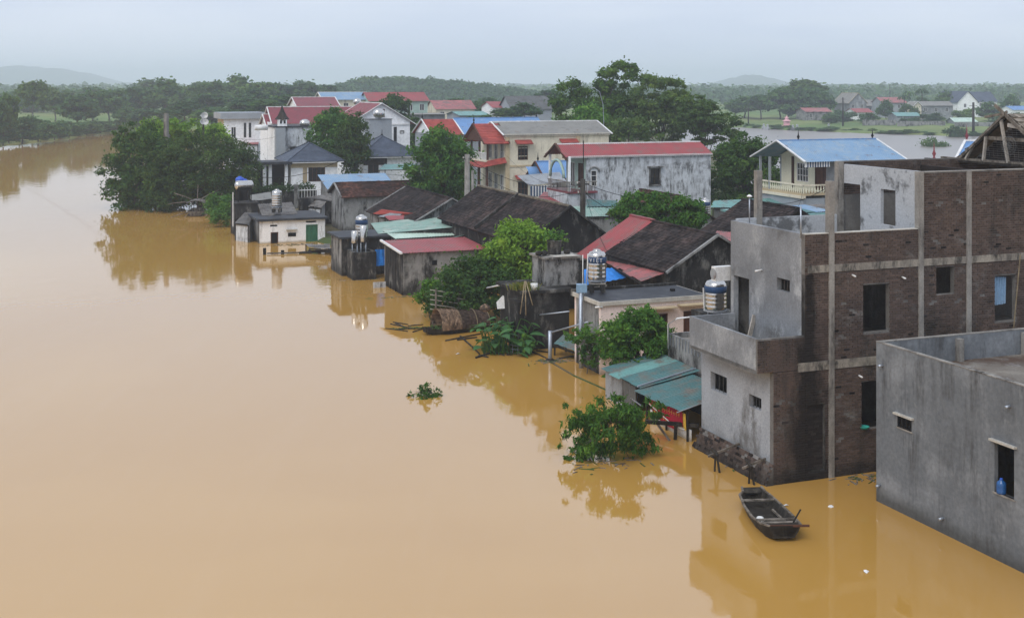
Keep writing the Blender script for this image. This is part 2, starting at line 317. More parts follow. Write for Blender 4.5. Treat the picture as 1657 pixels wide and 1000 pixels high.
# ------------------------------------------------------------------ building kit
def window(parent, fc, a0, a1, z0, z1, frame='white_paint', pane='glass', mull=1, bars=0, th=.06, back=.08, name='window'):
    mb = MB(); w = th
    fc.box(mb, a0, a1, z0, z0+w, -back-.05, .03); fc.box(mb, a0, a1, z1-w, z1, -back-.05, .03)
    fc.box(mb, a0, a0+w, z0+w, z1-w, -back-.05, .02); fc.box(mb, a1-w, a1, z0+w, z1-w, -back-.05, .02)
    for i in range(mull):
        c = a0+(a1-a0)*(i+1)/(mull+1); fc.box(mb, c-w/2.4, c+w/2.4, z0+w, z1-w, -back-.03, .012)
    for i in range(bars):
        c = z0+(z1-z0)*(i+1)/(bars+1); fc.box(mb, a0+w, a1-w, c-w/3, c+w/3, -back-.02, .005)
    o = mb.build(name, M[frame], parent)
    p = MB(); fc.box(p, a0+w*.6, a1-w*.6, z0+w*.6, z1-w*.6, -back-.022, -back-.004); p.build('pane', M[pane], o)
    return o
def door(parent, fc, a0, a1, z0, z1, mat='wood_brown', frame='wood_brown', leaves=2, back=.06):
    mb = MB(); w = .07
    fc.box(mb, a0, a0+w, z0, z1, -back-.06, .025); fc.box(mb, a1-w, a1, z0, z1, -back-.06, .025); fc.box(mb, a0+w, a1-w, z1-w, z1, -back-.06, .02)
    o = mb.build('door', M[frame], parent)
    L = (a1-a0-2*w)/leaves
    for i in range(leaves):
        p = MB(); l = a0+w+i*L+.008; r = l+L-.016
        fc.box(p, l, r, z0, z1-w-.01, -back-.04, -back)
        for q0, q1 in ((.08,.46),(.54,.93)):
            h = z1-w-z0; fc.box(p, l+L*.18, r-L*.18, z0+h*q0, z0+h*q1, -back, -back+.02)
        p.build('door_leaf', M[mat], o)
    return o
def sheet_mesh(a, b, c, d, pitch=.2, amp=.028, sag=0, rnd=0, seed=0):   # a-b eave, d-c ridge, ribs run a->d
    a, b, c, d = map(Vector, (a,b,c,d)); L = (b-a).length; n = max(2, int(round(L/pitch))); nn = (b-a).cross(d-a).normalized()
    if nn.z < 0: nn = -nn
    us = []
    for i in range(n):
        for q, h in ((0,0),(.42,0),(.55,1),(.87,1)): us.append(((i+q)/n, h))
    us.append((1,0)); rows = 4; rr = random.Random(seed); vs = []
    for j in range(rows+1):
        tt = j/rows; jit = rr.uniform(-rnd, rnd)
        for u, h in us:
            p = a.lerp(b, u).lerp(d.lerp(c, u), tt)+nn*(amp*h+jit-sag*4*tt*(1-tt)*(.5+.5*math.sin(u*9+seed))); vs.append(p)
    k = len(us); mb = MB(); fs = [(j*k+i, j*k+i+1, (j+1)*k+i+1, (j+1)*k+i) for j in range(rows) for i in range(k-1)]
    mb.add(vs, fs); return mb
def sheets(parent, a, b, c, d, mat, width=1.05, pitch=.2, amp=.028, jit=.008, whole=False, name='roof_sheet', rag=0):
    a, b, c, d = map(Vector, (a,b,c,d)); L = (b-a).length; n = 1 if whole else max(1, int(round(L/width)))
    nn = (b-a).cross(d-a).normalized(); nn = -nn if nn.z < 0 else nn; up = (d-a).normalized(); out = []
    for i in range(n):
        u0, u1 = i/n, min(1, (i+1)/n+(.06/L if i < n-1 else 0)); e = nn*R.uniform(0, jit)+nn*.004*(i % 2); r1 = up*R.uniform(-rag, rag); r2 = up*R.uniform(-rag, rag)
        m_ = mat[i % len(mat)] if isinstance(mat, (list,tuple)) else mat
        out.append(sheet_mesh(a.lerp(b,u0)+e+r1, a.lerp(b,u1)+e+r1, d.lerp(c,u1)+e+r2, d.lerp(c,u0)+e+r2, pitch, amp, 0, jit*.4, i).build(name, M[m_], parent))
    return out
def tiles(parent, a, b, c, d, mat, tw=.2, tl=.24, lift=.022, gap=0, name='tile_field', j=1.0):
    a, b, c, d = map(Vector, (a,b,c,d)); nn = (b-a).cross(d-a).normalized(); nn = -nn if nn.z < 0 else nn
    rows = max(2, int((d-a).length/tl)); mb = MB(); mb.slab(a-nn*.02, b-nn*.02, c-nn*.02, d-nn*.02, .05)
    for r in range(rows):
        t0, t1 = r/rows, min(1, (r+1.25)/rows); L = (a.lerp(d,t0)-b.lerp(c,t0)).length; n = max(1, int(L/tw)); off = .5*(r % 2)
        for i in range(n+(r % 2)):
            u0 = max(0, (i-off)/n); u1 = min(1, (i+1-off)/n)
            if u1-u0 < .2/n: continue
            h = lift+R.uniform(-.006,.008)*j; h2 = R.uniform(-.003,.004)*j; s0 = R.uniform(-.015,.015)*j/rows
            p0 = a.lerp(b,u0).lerp(d.lerp(c,u0), t0+s0); p1 = a.lerp(b,u1).lerp(d.lerp(c,u1), t0+s0)
            q0 = a.lerp(b,u0).lerp(d.lerp(c,u0), t1); q1 = a.lerp(b,u1).lerp(d.lerp(c,u1), t1)
            mb.add([p0+nn*h, p1+nn*(h+R.uniform(-.004,.004)*j), q1+nn*h2, q0+nn*h2, p0-nn*.015, p1-nn*.015], [(0,1,2,3),(4,5,1,0)])
    return stuff(mb.build(name, M[mat], parent))
def walls(e, x0, x1, y0, y1, z0, z1, mats, ops=None, th=.2, sides='flrb'):
    fc = faces(x0, x1, y0, y1); ops = ops or {}
    for s in sides:
        L = (x1-x0) if s in 'fb' else (y1-y0); a0, a1 = (0, L) if s in 'fb' else (th, L-th)
        mt = mats if isinstance(mats, str) else mats.get(s, mats['*'])
        mb = MB(); mb.wall(fc[s], a0, a1, z0, z1, th, [o for o in ops.get(s, ())]); mb.build('wall', M[mt], e)
        for o in ops.get(s, ()):
            if len(o) > 4 and o[4]:
                kw = dict(o[5]) if len(o) > 5 else {}
                (window if o[4] == 'w' else door)(e, fc[s], o[0], o[1], o[2], o[3], **kw)
    return fc
def flat_roof(e, x0, x1, y0, y1, z, t=.15, over=.15, mat='roof_black', edge=None):
    mb = MB(); mb.box(x0-over, x1+over, y0-over, y1+over, z, z+t)
    o = mb.build('roof', M[edge or mat], e)
    if edge:
        q = MB(); q.box(x0-over+.08, x1+over-.08, y0-over+.1, y1+over-.08, z+t, z+t+.012); q.build('roof_covering', M[mat], o)
    return o
def ridge_cap(e, p, q, mat, w=.22, h=.1, name='ridge_cap'): 
    mb = MB(); p = Vector(p); q = Vector(q); n = max(1, int((q-p).length/.45))
    for i in range(n):
        a = p.lerp(q, i/n); b = p.lerp(q, (i+1)/n); mb.beam(a, b, w, h*(1+.25*(i % 2)))
    return mb.build(name, M[mat], e)
def cover(e, q, kind, mat, far=False):
    if kind == 't': return tiles(e, *q, mat)
    if kind == 'T': return tiles(e, *q, mat, .34, .36, .035, j=.3)
    return sheets(e, *q, mat, whole=far)
def gable(e, axis, x0, x1, y0, y1, ze, zr, kind, mat, wallmat, over=.3, gover=.25, far=False, cap=None, verge=None, ends='01', th=.18, ridge=.5):
    if axis == 'y':                                # ridge runs away from the viewer
        xm = x0+(x1-x0)*ridge
        def P(s, y, t):                            # s: -1 left slope, 1 right; t 0 eave 1 ridge
            xe = x0 if s < 0 else x1; k = over/abs(xm-xe); x = xe+(xm-xe)*t; z = ze+(zr-ze)*t
            if t == 0: x += over*s; z -= (zr-ze)*k
            return V(x, y, z+.03)
        for s in (-1, 1):
            a, b = (y1+gover, y0-gover) if s < 0 else (y0-gover, y1+gover)
            cover(e, (P(s,a,0), P(s,b,0), P(s,b,1), P(s,a,1)), kind, mat, far)
        for i, y in (('0', y0), ('1', y1-th)):
            if i in ends: MB().poly([(x0,y,ze),(x1,y,ze),(xm,y,zr)], (0,th,0)).build('gable_wall', M[wallmat], e)
        rp, rq = V(xm, y0-gover, zr+.06), V(xm, y1+gover, zr+.06)
        if verge:
            for y in (y0-gover-.03, y1+gover+.03):
                for s in (-1, 1): MB().beam(P(s,y,0)+V(0,0,.03), P(s,y,1)+V(0,0,.03), .16, .1).build('verge', M[verge], e)
    else:
        ym = y0+(y1-y0)*ridge
        def P(s, x, t):
            yy = y0 if s < 0 else y1; k = over/abs(ym-yy); y = yy+(ym-yy)*t; z = ze+(zr-ze)*t
            if t == 0: y += over*s; z -= (zr-ze)*k
            return V(x, y, z+.03)
        for s in (-1, 1):
            a, b = (x0-gover, x1+gover) if s < 0 else (x1+gover, x0-gover)
            cover(e, (P(s,a,0), P(s,b,0), P(s,b,1), P(s,a,1)), kind, mat, far)
        for i, x in (('0', x0), ('1', x1-th)):
            if i in ends: MB().poly([(x,y0,ze),(x,y1,ze),(x,ym,zr)], (th,0,0)).build('gable_wall', M[wallmat], e)
        rp, rq = V(x0-gover, ym, zr+.06), V(x1+gover, ym, zr+.06)
        if verge:
            for x in (x0-gover-.03, x1+gover+.03):
                for s in (-1, 1): MB().beam(P(s,x,0)+V(0,0,.03), P(s,x,1)+V(0,0,.03), .16, .1).build('verge', M[verge], e)
    if cap: ridge_cap(e, rp, rq, cap)
def hip(e, x0, x1, y0, y1, ze, zr, mat, over=.4, cap='tile_slate', kind='T'):
    x0 -= over; x1 += over; y0 -= over; y1 += over; w = min(x1-x0, y1-y0)/2; ym = (y0+y1)/2; xm = (x0+x1)/2
    r0, r1 = ((V(x0+w,ym,zr), V(x1-w,ym,zr)) if x1-x0 >= y1-y0 else (V(xm,y0+w,zr), V(xm,y1-w,zr)))
    a, b, c, d = V(x0,y0,ze), V(x1,y0,ze), V(x1,y1,ze), V(x0,y1,ze)
    qs = ((a,b,r1,r0),(b,c,r1,r1),(c,d,r0,r1),(d,a,r0,r0)) if x1-x0 >= y1-y0 else ((a,b,r0,r0),(b,c,r1,r0),(c,d,r1,r1),(d,a,r0,r1))
    for q in qs: tiles(e, *q, mat, .34, .36, .035, j=.3)
    mb = MB(); mb.box(x0+.05, x1-.05, y0+.05, y1-.05, ze-.18, ze-.03); mb.build('eaves', M['white_paint'], e)
    for p, q in ((a,r0),(b,r1 if x1-x0 >= y1-y0 else r0),(r0,r1),(d,r0 if x1-x0 >= y1-y0 else r1)):
        if (q-p).length > .1: ridge_cap(e, p+V(0,0,.05), q+V(0,0,.05), cap, .2, .08, 'ridge_cap')
    for r in (r0, r1): MB().lathe([(.07,-.05),(.09,.15),(.03,.3),(.02,.75),(.0,.9)], r, 6).build('finial', M['black'], e)
def finial(e, p, mat='black', h=.9):
    return MB().lathe([(.10,-.05),(.10,.08),(.05,.16),(.13,.34),(.05,.52),(.03,.7*h+.1),(.0,h+.15)], p, 8).build('finial', M[mat], e, True)
def awning(e, fc, a0, a1, z, mat='tile_red', out=.8, drop=.45, kind='T'):
    q = (fc.P(a0,z-drop,out), fc.P(a1,z-drop,out), fc.P(a1,z,0.02), fc.P(a0,z,0.02))
    o = tiles(e, *q, mat, .3, .3, .03, name='window_awning', j=.3); del o['kind']; return o
def text_obj(s, size, mat, parent, loc, rot, name='lettering', ext=.004):
    cu = bpy.data.curves.new(name, 'FONT'); cu.body = s; cu.size = size; cu.extrude = ext; cu.align_x = 'CENTER'; cu.align_y = 'CENTER'
    tmp = bpy.data.objects.new(name, cu); COL.objects.link(tmp); dg = bpy.context.evaluated_depsgraph_get(); me = bpy.data.meshes.new_from_object(tmp.evaluated_get(dg)); bpy.data.objects.remove(tmp)
    me.materials.clear(); me.materials.append(M[mat]); o = bpy.data.objects.new(name, me); COL.objects.link(o); o.parent = parent; o.location = loc; o.rotation_euler = rot; return o
def tank(label, X, Y, z, r=.48, h=1.35, stilts=None, text=None, group='stainless steel water tanks', band=True, small=False):
    e = thing('water_tank', label, 'water tank', (X, Y, z), 0, group)
    prof = [(r*.93,0),(r,.05)]; k = 5
    for i in range(k):
        b = .12+(h-.42)*i/k; prof += [(r,b),(r*1.025,b+.03),(r,b+.06)]
    prof += [(r,h-.26),(r*.99,h-.2),(r*.80,h-.08),(r*.42,h-.02),(r*.40,h+.01),(r*.36,h+.03),(.0,h+.035)]
    MB().lathe(prof, n=28).build('tank_body', M['steel'], e, True)
    MB().lathe([(r*.40,h-.02),(r*.41,h+.03),(r*.36,h+.05),(r*.1,h+.07),(0,h+.07)], n=18).build('lid', M['steel'], e, True)
    if band: 
        bo = MB().lathe([(r*1.004,h*.58),(r*1.03,h*.585),(r*1.03,h*.79),(r*1.004,h*.795)], n=28).build('band', M['band_blue'], e, True)
        if text:
            n = len(text)
            for i, ch in enumerate(text):
                an = math.radians(-90+(i-(n-1)/2)*22-12)
                text_obj(ch, .26, 'white_paint', bo, (math.cos(an)*r*1.036, math.sin(an)*r*1.036, h*.685), (math.pi/2, 0, an+math.pi/2), 'letter')
    mb = MB(); mb.lathe([(r*1.02,-.07),(r*1.02,0),(r*.9,0),(r*.9,-.07)], n=20)
    for i in range(4):
        a = i*math.pi/2+.5; mb.beam((r*.9*math.cos(a), r*.9*math.sin(a), -.16), (r*.9*math.cos(a), r*.9*math.sin(a), -.03), .05)
    mb.build('stand', M['galv'], e)
    if stilts:
        for sx, sy in ((-1,-1),(1,-1),(1,1),(-1,1)):
            MB().box(sx*r*.62-.11, sx*r*.62+.11, sy*r*.62-.11, sy*r*.62+.11, -stilts, -.15).build('brick_pier', M['old_dark'], e)
        MB().box(-r*.9, r*.9, -r*.9, r*.9, -.2, -.14).build('base_slab', M['concrete'], e)
    return e
def pipe(parent, pts, r, mat='galv', name='pipe', n=6): return MB().tube(pts, r, n).build(name, M[mat], parent, True)

# ------------------------------------------------------------------ plants
def leaves_mesh(name, C, S, nleaf, size, seed, asp=.5, droop=.3, shell=.5, orient=.75, fuzz=.42):
    rg = np.random.default_rng(seed); C = np.asarray(C, float); S = np.asarray(S, float); k = len(C)
    w = (S.prod(1))**(2/3); idx = rg.choice(k, nleaf, p=w/w.sum())
    d = rg.normal(size=(nleaf,3)); d /= np.linalg.norm(d, axis=1)[:,None]
    rad = shell+(1.05-shell)*rg.random(nleaf)**.6
    pos = np.where((rg.random(nleaf) >= fuzz)[:,None], C[idx]+d*S[idx]*rad[:,None], C[idx]+rg.normal(size=(nleaf,3))*S[idx]*.72)
    n = d*orient+rg.normal(size=(nleaf,3))*.5+np.array([0,0,.65]); n /= np.linalg.norm(n, axis=1)[:,None]
    t = rg.normal(size=(nleaf,3))+d*.6-np.array([0,0,droop]); t -= n*(t*n).sum(1)[:,None]; t /= np.linalg.norm(t, axis=1)[:,None]
    b = np.cross(n, t); L = (size*(.45+1.1*rg.random(nleaf)**1.4))[:,None]; W = L*asp
    v = np.empty((nleaf,4,3)); v[:,0] = pos-t*L*.5; v[:,1] = pos+b*W*.5+n*W*.12; v[:,2] = pos+t*L*.5-np.array([0,0,droop])*L*.25; v[:,3] = pos-b*W*.5+n*W*.12
    me = bpy.data.meshes.new(name); me.vertices.add(nleaf*4); me.vertices.foreach_set('co', v.reshape(-1).astype(np.float32))
    me.loops.add(nleaf*4); me.loops.foreach_set('vertex_index', np.arange(nleaf*4, dtype=np.int32))
    me.polygons.add(nleaf); me.polygons.foreach_set('loop_start', np.arange(0, nleaf*4, 4, dtype=np.int32)); me.polygons.foreach_set('loop_total', np.full(nleaf, 4, dtype=np.int32))
    me.update(calc_edges=True); return me
def crown_clumps(cx, cy, cz, rx, ry, rz, n, seed, cr=(.22,.4), low=-.5, flat=.8):
    rr = random.Random(seed); C, S = [], []
    for i in range(n):
        while True:
            p = Vector((rr.gauss(0,1), rr.gauss(0,1), rr.gauss(0,1))).normalized()
            if p.z > low: break
        q = rr.uniform(.35, 1.0)**.55; c = rr.uniform(*cr); m = (rx+ry+rz)/3
        C.append((cx+p.x*rx*q, cy+p.y*ry*q, cz+p.z*rz*q)); S.append((m*c*rr.uniform(.9,1.3), m*c*rr.uniform(.9,1.3), m*c*flat*rr.uniform(.8,1.1)))
    return C, S
def trunk_mesh(base, C, r0, n=7, seed=0, z0=-.6):
    rr = random.Random(seed); mb = MB(); zs = [c[2] for c in C]; zt = min(zs)+(max(zs)-min(zs))*.55
    cx = sum(c[0] for c in C)/len(C); cy_ = sum(c[1] for c in C)/len(C); b = Vector(base)
    top = Vector((cx*.8+b.x*.2, cy_*.8+b.y*.2, zt)); k = 6; pts = []; rad = []
    for i in range(k+1):
        u = i/k; p = Vector((b.x, b.y, z0)).lerp(top, u); p.x += rr.uniform(-.12,.12)*r0*4*(u > 0); p.y += rr.uniform(-.12,.12)*r0*4*(u > 0); pts.append(p); rad.append(r0*(1-.75*u))
    mb.tube(pts, rad, n)
    for c in rr.sample(C, min(len(C), 14)):
        u = rr.uniform(.35, .95); i = min(k-1, int(u*k)); s = pts[i].lerp(pts[i+1], u*k-i); m_ = s.lerp(Vector(c), .5)+V(rr.uniform(-.1,.1),rr.uniform(-.1,.1),(Vector(c)-s).length*.08)
        mb.tube([s, m_, Vector(c)], [r0*(1-.75*u)*.6, r0*.26, r0*.08], 5)
    return mb
def tree(name, label, cat, X, Y, z0, blobs, nclump, nleaf, size, mat, r0=.18, seed=0, bark='bark', asp=.5, droop=.3, cr=(.22,.4), low=-.5, group=None, shell=.5, orient=.75, flat=.8, under=-.8):
    e = thing(name, label, cat, (X, Y, z0), 0, group); C, S = [], []
    vol = [b[3]*b[4]*b[5] for b in blobs]
    for i, b_ in enumerate(blobs):
        n = max(6, int(nclump*vol[i]/sum(vol))); c, s = crown_clumps(*b_, n, seed*31+i, cr, low, flat); C += c; S += s
    trunk_mesh((0,0,0), C, r0, 7, seed, under).build('trunk', M[bark], e, True)
    me = leaves_mesh('crown', C, S, nleaf, size, seed+5, asp, droop, shell, orient); me.materials.append(M[mat]); link('crown', me, e)
    return e
ORD = ['first','second','third','fourth','fifth','sixth','seventh','eighth','ninth','tenth','eleventh','twelfth','thirteenth','fourteenth','fifteenth','sixteenth','seventeenth','eighteenth','nineteenth','twentieth']
# ------------------------------------------------------------------ the setting: water, land, hills
mb = MB(); mb.add([(-6000,-200,0),(6000,-200,0),(6000,9000,0),(-6000,9000,0)], [(0,1,2,3)]); structure(mb.build('river_water', M['water']))
lk = [(1150,176),(1235,152),(1330,141),(1750,113),(2300,110),(2300,330),(1657,342),(1500,354),(1340,380),(1270,397),(1200,420),(1100,427),(1095,302),(1176,252),(1190,200)]
structure(MB().add([(XW(a,b),b,.006) for a,b in lk], [tuple(range(len(lk)))]).build('lake_water', M['lake']))
def ribbon(name, pts, offs, mat, seed=1, wob=0):
    rr = random.Random(seed); vs = []; n = len(offs)
    fine = []
    for (p, q) in zip(pts[:-1], pts[1:]):
        k = max(1, int(abs(q[0]-p[0])/12))
        for i in range(k): fine.append((p[0]+(q[0]-p[0])*i/k, p[1]+(q[1]-p[1])*i/k+rr.uniform(-wob,wob)))
    fine.append(pts[-1])
    for px, Y in fine:
        for d, z in offs: vs.append((XW(px, Y+d), Y+d, z*(1+rr.uniform(-.15,.15)) if 0 < d < 400 else z))
    fs = [(i*n+j, (i+1)*n+j, (i+1)*n+j+1, i*n+j+1) for i in range(len(fine)-1) for j in range(n-1)]
    return structure(MB().add(vs, fs).build(name, M[mat], smooth=True))
ribbon('left_bank_ground', [(-1500,240),(-300,272),(0,292),(100,330),(180,380),(260,400),(420,410),(800,430),(1100,425),(1200,418),(1270,395),(1340,378),(1500,352),(1657,340),(2600,300)],
       [(0,-.4),(2,.5),(12,.8),(40,1.6),(90,2.2),(400,2.6),(1500,3),(8300,3)], 'field', 1, 2.5)
vg = [(372,136),(402,122),(470,118),(560,108),(640,97),(760,92),(860,84),(1000,76),(1130,64),(1400,56),(1750,56),(1750,112),(1330,140),(1240,152),(1205,176),(1180,250),(1100,300),(1090,428),(330,428),(318,300),(330,220),(330,165),(345,146)]
mb = MB(); n = len(vg); top = [(XW(p,Y),Y,.35) for p,Y in vg]; cxv = sum(p[0] for p in top)/n; cyv = sum(p[1] for p in top)/n
out = [((p[0]-cxv)*1.02+cxv+(p[0]-cxv)/30, (p[1]-cyv)*1.02+cyv-(1 if p[1]<200 else 0), -.5) for p in top]
mb.add(top+out, [tuple(range(n))]+[(i, i+n, (i+1)%n+n, (i+1)%n) for i in range(n)]); structure(mb.build('village_ground', M['earth']))
def hills(name, px0, px1, Y, prof, depth, mat='hill', seed=0, n=60, rough=.06):
    rr = random.Random(seed); vs = []; rows = 9; ph = [rr.uniform(0,6) for _ in range(8)]
    for i in range(n+1):
        u = i/n; px = px0+(px1-px0)*u; py = np.interp(px, [q[0] for q in prof], [q[1] for q in prof]); hz = max(0, ZW(py, Y)-2)
        for j in range(rows):
            w = j/(rows-1); k = math.sin(math.pi*min(1, w*1.0))
            z = hz*k*(1+rough*sum(math.sin(u*f*9+ph[q]+w*5)*.5 for q, f in enumerate((3,5,9,14))))
            yy = Y+(w-.5)*depth; vs.append((XW(px, Y)*(yy/Y)**.3, yy, z+1.5))
    fs = [(i*rows+j, (i+1)*rows+j, (i+1)*rows+j+1, i*rows+j+1) for i in range(n) for j in range(rows-1)]
    return structure(MB().add(vs, fs).build(name, M[mat], smooth=True))
hills('hill', -250, 240, 4300, [(-250,118),(-100,112),(0,108),(40,107),(70,111),(100,112),(125,115),(150,124),(170,131),(205,133),(240,139)], 1500, seed=1)
hills('hill', 1120, 1345, 3600, [(1120,141),(1150,136),(1180,128),(1205,122),(1225,123),(1255,130),(1290,138),(1345,141)], 1100, seed=2)
hills('hill', 820, 1160, 2300, [(820,134),(860,137),(900,136),(960,139),(1050,137),(1100,138),(1160,141)], 600, seed=3)
hills('hill', 1290, 1900, 1900, [(1290,141),(1340,137),(1420,136),(1500,138),(1560,136),(1650,137),(1900,135)], 500, seed=4)
hills('hill', 540, 880, 760, [(540,146),(575,134),(600,131),(640,130),(690,132),(740,136),(790,142),(840,149),(880,158)], 190, seed=5, rough=.02)
# the wood that covers the near hill reads as one mass
rg = np.random.default_rng(3); C, S = [], []
for i in range(620):
    px = rg.uniform(545, 878); py = np.interp(px, [540,575,600,640,690,740,790,840,880], [146,134,131,130,132,136,142,149,158]); Yh = 760-rg.uniform(0, 92)
    w = (Yh-760+95)/190; hz = (ZW(py, 760)-2)*math.sin(math.pi*max(.02, w)); C.append((XW(px,760)*(Yh/760)**.3, Yh, hz+1.0)); r = rg.uniform(3,5.5); S.append((r,r,r*.75))
me = leaves_mesh('wooded_hillside', C, S, 34000, 2.0, 4, .8, fuzz=0); me.materials.append(M['leaf_far']); tag(link('wooded_hillside', me), 'dense wood covering the low hill behind the village', 'wood', kind='stuff')
# ------------------------------------------------------------------ unfinished brick building beside the water
def brick_fill(parent, fc, a0, a1, z0, z1, ops=(), holes=(), single=None, soot=None, mats=('brick','brick_soot'), bl=.22, bh=.072, j=.016, stuffed=None):
    mb = stuffed or MB(); k = 0; z = z0+j/2
    rr = random.Random(int(a0*97+z0*31)+5)
    while z+bh*.6 < z1:
        zt = min(z+bh, z1-.004); a = a0-(bl+j)*.5*(k % 2)
        while a < a1:
            l, r = max(a, a0+.003), min(a+bl, a1-.003); segs = [(l, r)]
            for o in ops:
                if o[2]-.02 < (z+zt)/2 < o[3]+.02:
                    ns = []
                    for (p, q) in segs:
                        if o[1] <= p or o[0] >= q: ns.append((p, q))
                        else:
                            if o[0]-p > .03: ns.append((p, o[0]))
                            if q-o[1] > .03: ns.append((o[1], q))
                    segs = ns
            a += bl+j
            for (p, q) in segs:
                if q-p < .03 or any(abs((p+q)/2-h[0]) < .10 and abs((z+zt)/2-h[1]) < .07 for h in holes): continue
                s_ = 1 if soot and soot((p+q)/2, z, rr) else 0
                o1 = rr.uniform(-.008, .010)
                if single is not None and not s_ and abs(q-p-bl) < .002 and single[0] > 0 and (single[1] is None or single[1]((p+q)/2, z)):
                    single[0] -= 1
                    if 'brick' not in BRK:
                        q_ = MB(); q_.box(-bl/2, bl/2, -.03, .03, -bh/2, bh/2); me = bpy.data.meshes.new('brick'); me.from_pydata(q_.v, [], q_.f); me.materials.append(M['brick']); BRK['brick'] = me
                    b_ = link('brick', BRK['brick'], parent); c = fc.P((p+q)/2, (z+zt)/2, -.02+o1); b_.location = c; b_.rotation_euler = (rr.uniform(-.02,.02), rr.uniform(-.012,.012), math.atan2(fc.d.y, fc.d.x)+rr.uniform(-.015,.015))
                    continue
                fc.box(mb, p, q, z+rr.uniform(-.003,.003), zt+rr.uniform(-.003,.003), -.05, o1, s_)
        z += bh+j; k += 1
    if not stuffed: return stuff(mb.build('brickwork', [M[mats[0]], M[mats[1]]], parent))
BRK = {}
fb = Fr(9.19, 43.4)
eb = thing_fr('brick_building', 'unfinished three-storey building of bare brick with concrete columns and a half-rendered river side', 'building', fb)
FRT = Face((0,0),(1,0),(0,-1)); CORE = Face((0,.022),(1,0),(0,-1)); TH = .22
ops = [(fb.x(1397),fb.x(1440),5.07,6.8),(fb.x(1515),fb.x(1545),6.25,7.27),(fb.x(1610),fb.x(1645),5.05,6.8),(3.71,4.95,1.57,3.3),(1.42,2.16,.3,2.67),(12.8,14,5.1,6.8)]
holes = [(3.0,6.2),(3.4,5.9),(2.9,5.0),(5.6,6.1),(5.3,4.7),(6.9,6.0),(8.1,6.0),(9.2,6.1),(1.6,5.95),(1.1,3.3),(.75,2.8),(.3,2.9),(1.8,3.1),(2.75,2.9),(3.1,2.2),(5.3,2.7),(2.8,1.3),(7.2,9.6),(8.2,9.7),(9.3,9.6),(10.1,9.7),(7.1,8.2),(8.3,8.2),(9.3,8.25),(10.0,8.3)]
def soot(a, z, rr): return rr.random() < .012
cnt = [300, lambda a, z: z > .4]
secs = [(-.65,1.31,3.96,5.15),(0,1.31,-.8,3.94),(1.31,18,-.8,7.6),(1.31,6.34,7.6,8.73),(6.34,18,7.6,10.8)]
for (a0,a1,z0,z1) in secs:
    th = .12 if a0 < 0 else TH
    w = MB().wall(CORE, a0, a1, z0, z1, th, ops).build('brick_wall', M['mortar'], eb)
    brick_fill(w, FRT, a0, a1, z0, z1, ops, holes, cnt, soot)
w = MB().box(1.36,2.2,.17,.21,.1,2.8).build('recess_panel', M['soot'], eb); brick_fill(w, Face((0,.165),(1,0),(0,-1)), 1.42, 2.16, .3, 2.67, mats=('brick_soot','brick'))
# rendered river side
LOW = Face((0,.24),(0,1),(-1,0)); UP = Face((1.31,.24),(0,1),(-1,0))
lo = [(fb.y(1176)-.24,fb.y(1150)-.24,2.4,3.08),(fb.y(1232)-.24,fb.y(1212)-.24,2.4,2.85)]
MB().wall(LOW, 0, 4.8, -.8, 3.94, TH, lo).build('rendered_wall', M['render_light'], eb)
up = [(fb.y(1212,1.31)-.24, fb.y(1187,1.31)-.24, 4.3, 6.62),(fb.y(1278,1.31)-.24, fb.y(1257,1.31)-.24, 6.5,6.97)]
MB().wall(UP, 0, 4.8, 3.94, 8.74, TH, up).build('rendered_wall', M['render_mid'], eb)
for f_, o_ in ((LOW, lo[0]), (LOW, lo[1]), (UP, up[1])):
    mb = MB(); 
    for i in range(4): c = o_[0]+(o_[1]-o_[0])*(i+.5)/4; f_.box(mb, c-.008, c+.008, o_[2], o_[3], -.13, -.11)
    mb.build('window_bars', M['dark_zinc'], eb)
# balcony
MB().box(-.65, 1.31, .13, 4.8, 3.94, 4.06).build('balcony_floor', M['concrete'], eb)
MB().wall(Face((-.65,.125),(0,1),(-1,0)), 0, 4.7, 3.93, 5.15, .12).build('balcony_parapet', M['render_mid'], eb)
MB().box(-.53, 1.31, 4.70, 4.82, 4.06, 5.15).build('balcony_parapet', M['render_mid'], eb)
# frame: bands, columns, floors
def conc(name, *b, mat='beam'): return MB().box(*b).build(name, M[mat], eb)
conc('floor_beam', 1.4, 18, -.035, .02, 7.36, 7.62); conc('floor_beam', 1.0, 18, -.035, .02, 3.89, 4.2)
conc('floor_slab', 1.55, 18, .25, 5.0, 3.9, 4.1, mat='concrete'); conc('floor_slab', 1.55, 18, .25, 4.88, 7.4, 7.62, mat='concrete'); conc('floor_slab', .3, 18, .25, 5.0, .05, .2, mat='concrete')
for x, zt in ((2.4,10.6),(6.34,10.85),(8.55,10.82),(13.2,10.82)): conc('column', x-.11, x+.11, -.05, .2, -.8, zt, mat='concrete')
conc('column', 2.4, 2.64, 4.86, 5.1, 7.6, 10.67, mat='concrete'); conc('column', 6.2, 6.46, 4.82, 5.08, 7.6, 10.95, mat='concrete')
for x in (2.45, 2.57): pipe(eb, [(x,4.95,10.6),(x+.01,4.95,10.9)], .008, 'dark_zinc', 'rebar', 4)
conc('wall_cap', 1.31, 6.2, -.02, .23, 8.73, 8.76, mat='pale_slab'); conc('wall_cap', 6.5, 18, -.02, .24, 10.8, 10.84, mat='concrete')
conc('rear_parapet', 1.53, 6.2, 4.9, 5.04, 7.6, 8.8, mat='render_patch'); conc('rear_wall', 1.4, 18, 5.05, 5.2, 3.9, 7.4, mat='mortar'); conc('rear_wall', .2, 18, 5.05, 5.2, -.8, 3.9, mat='mortar')
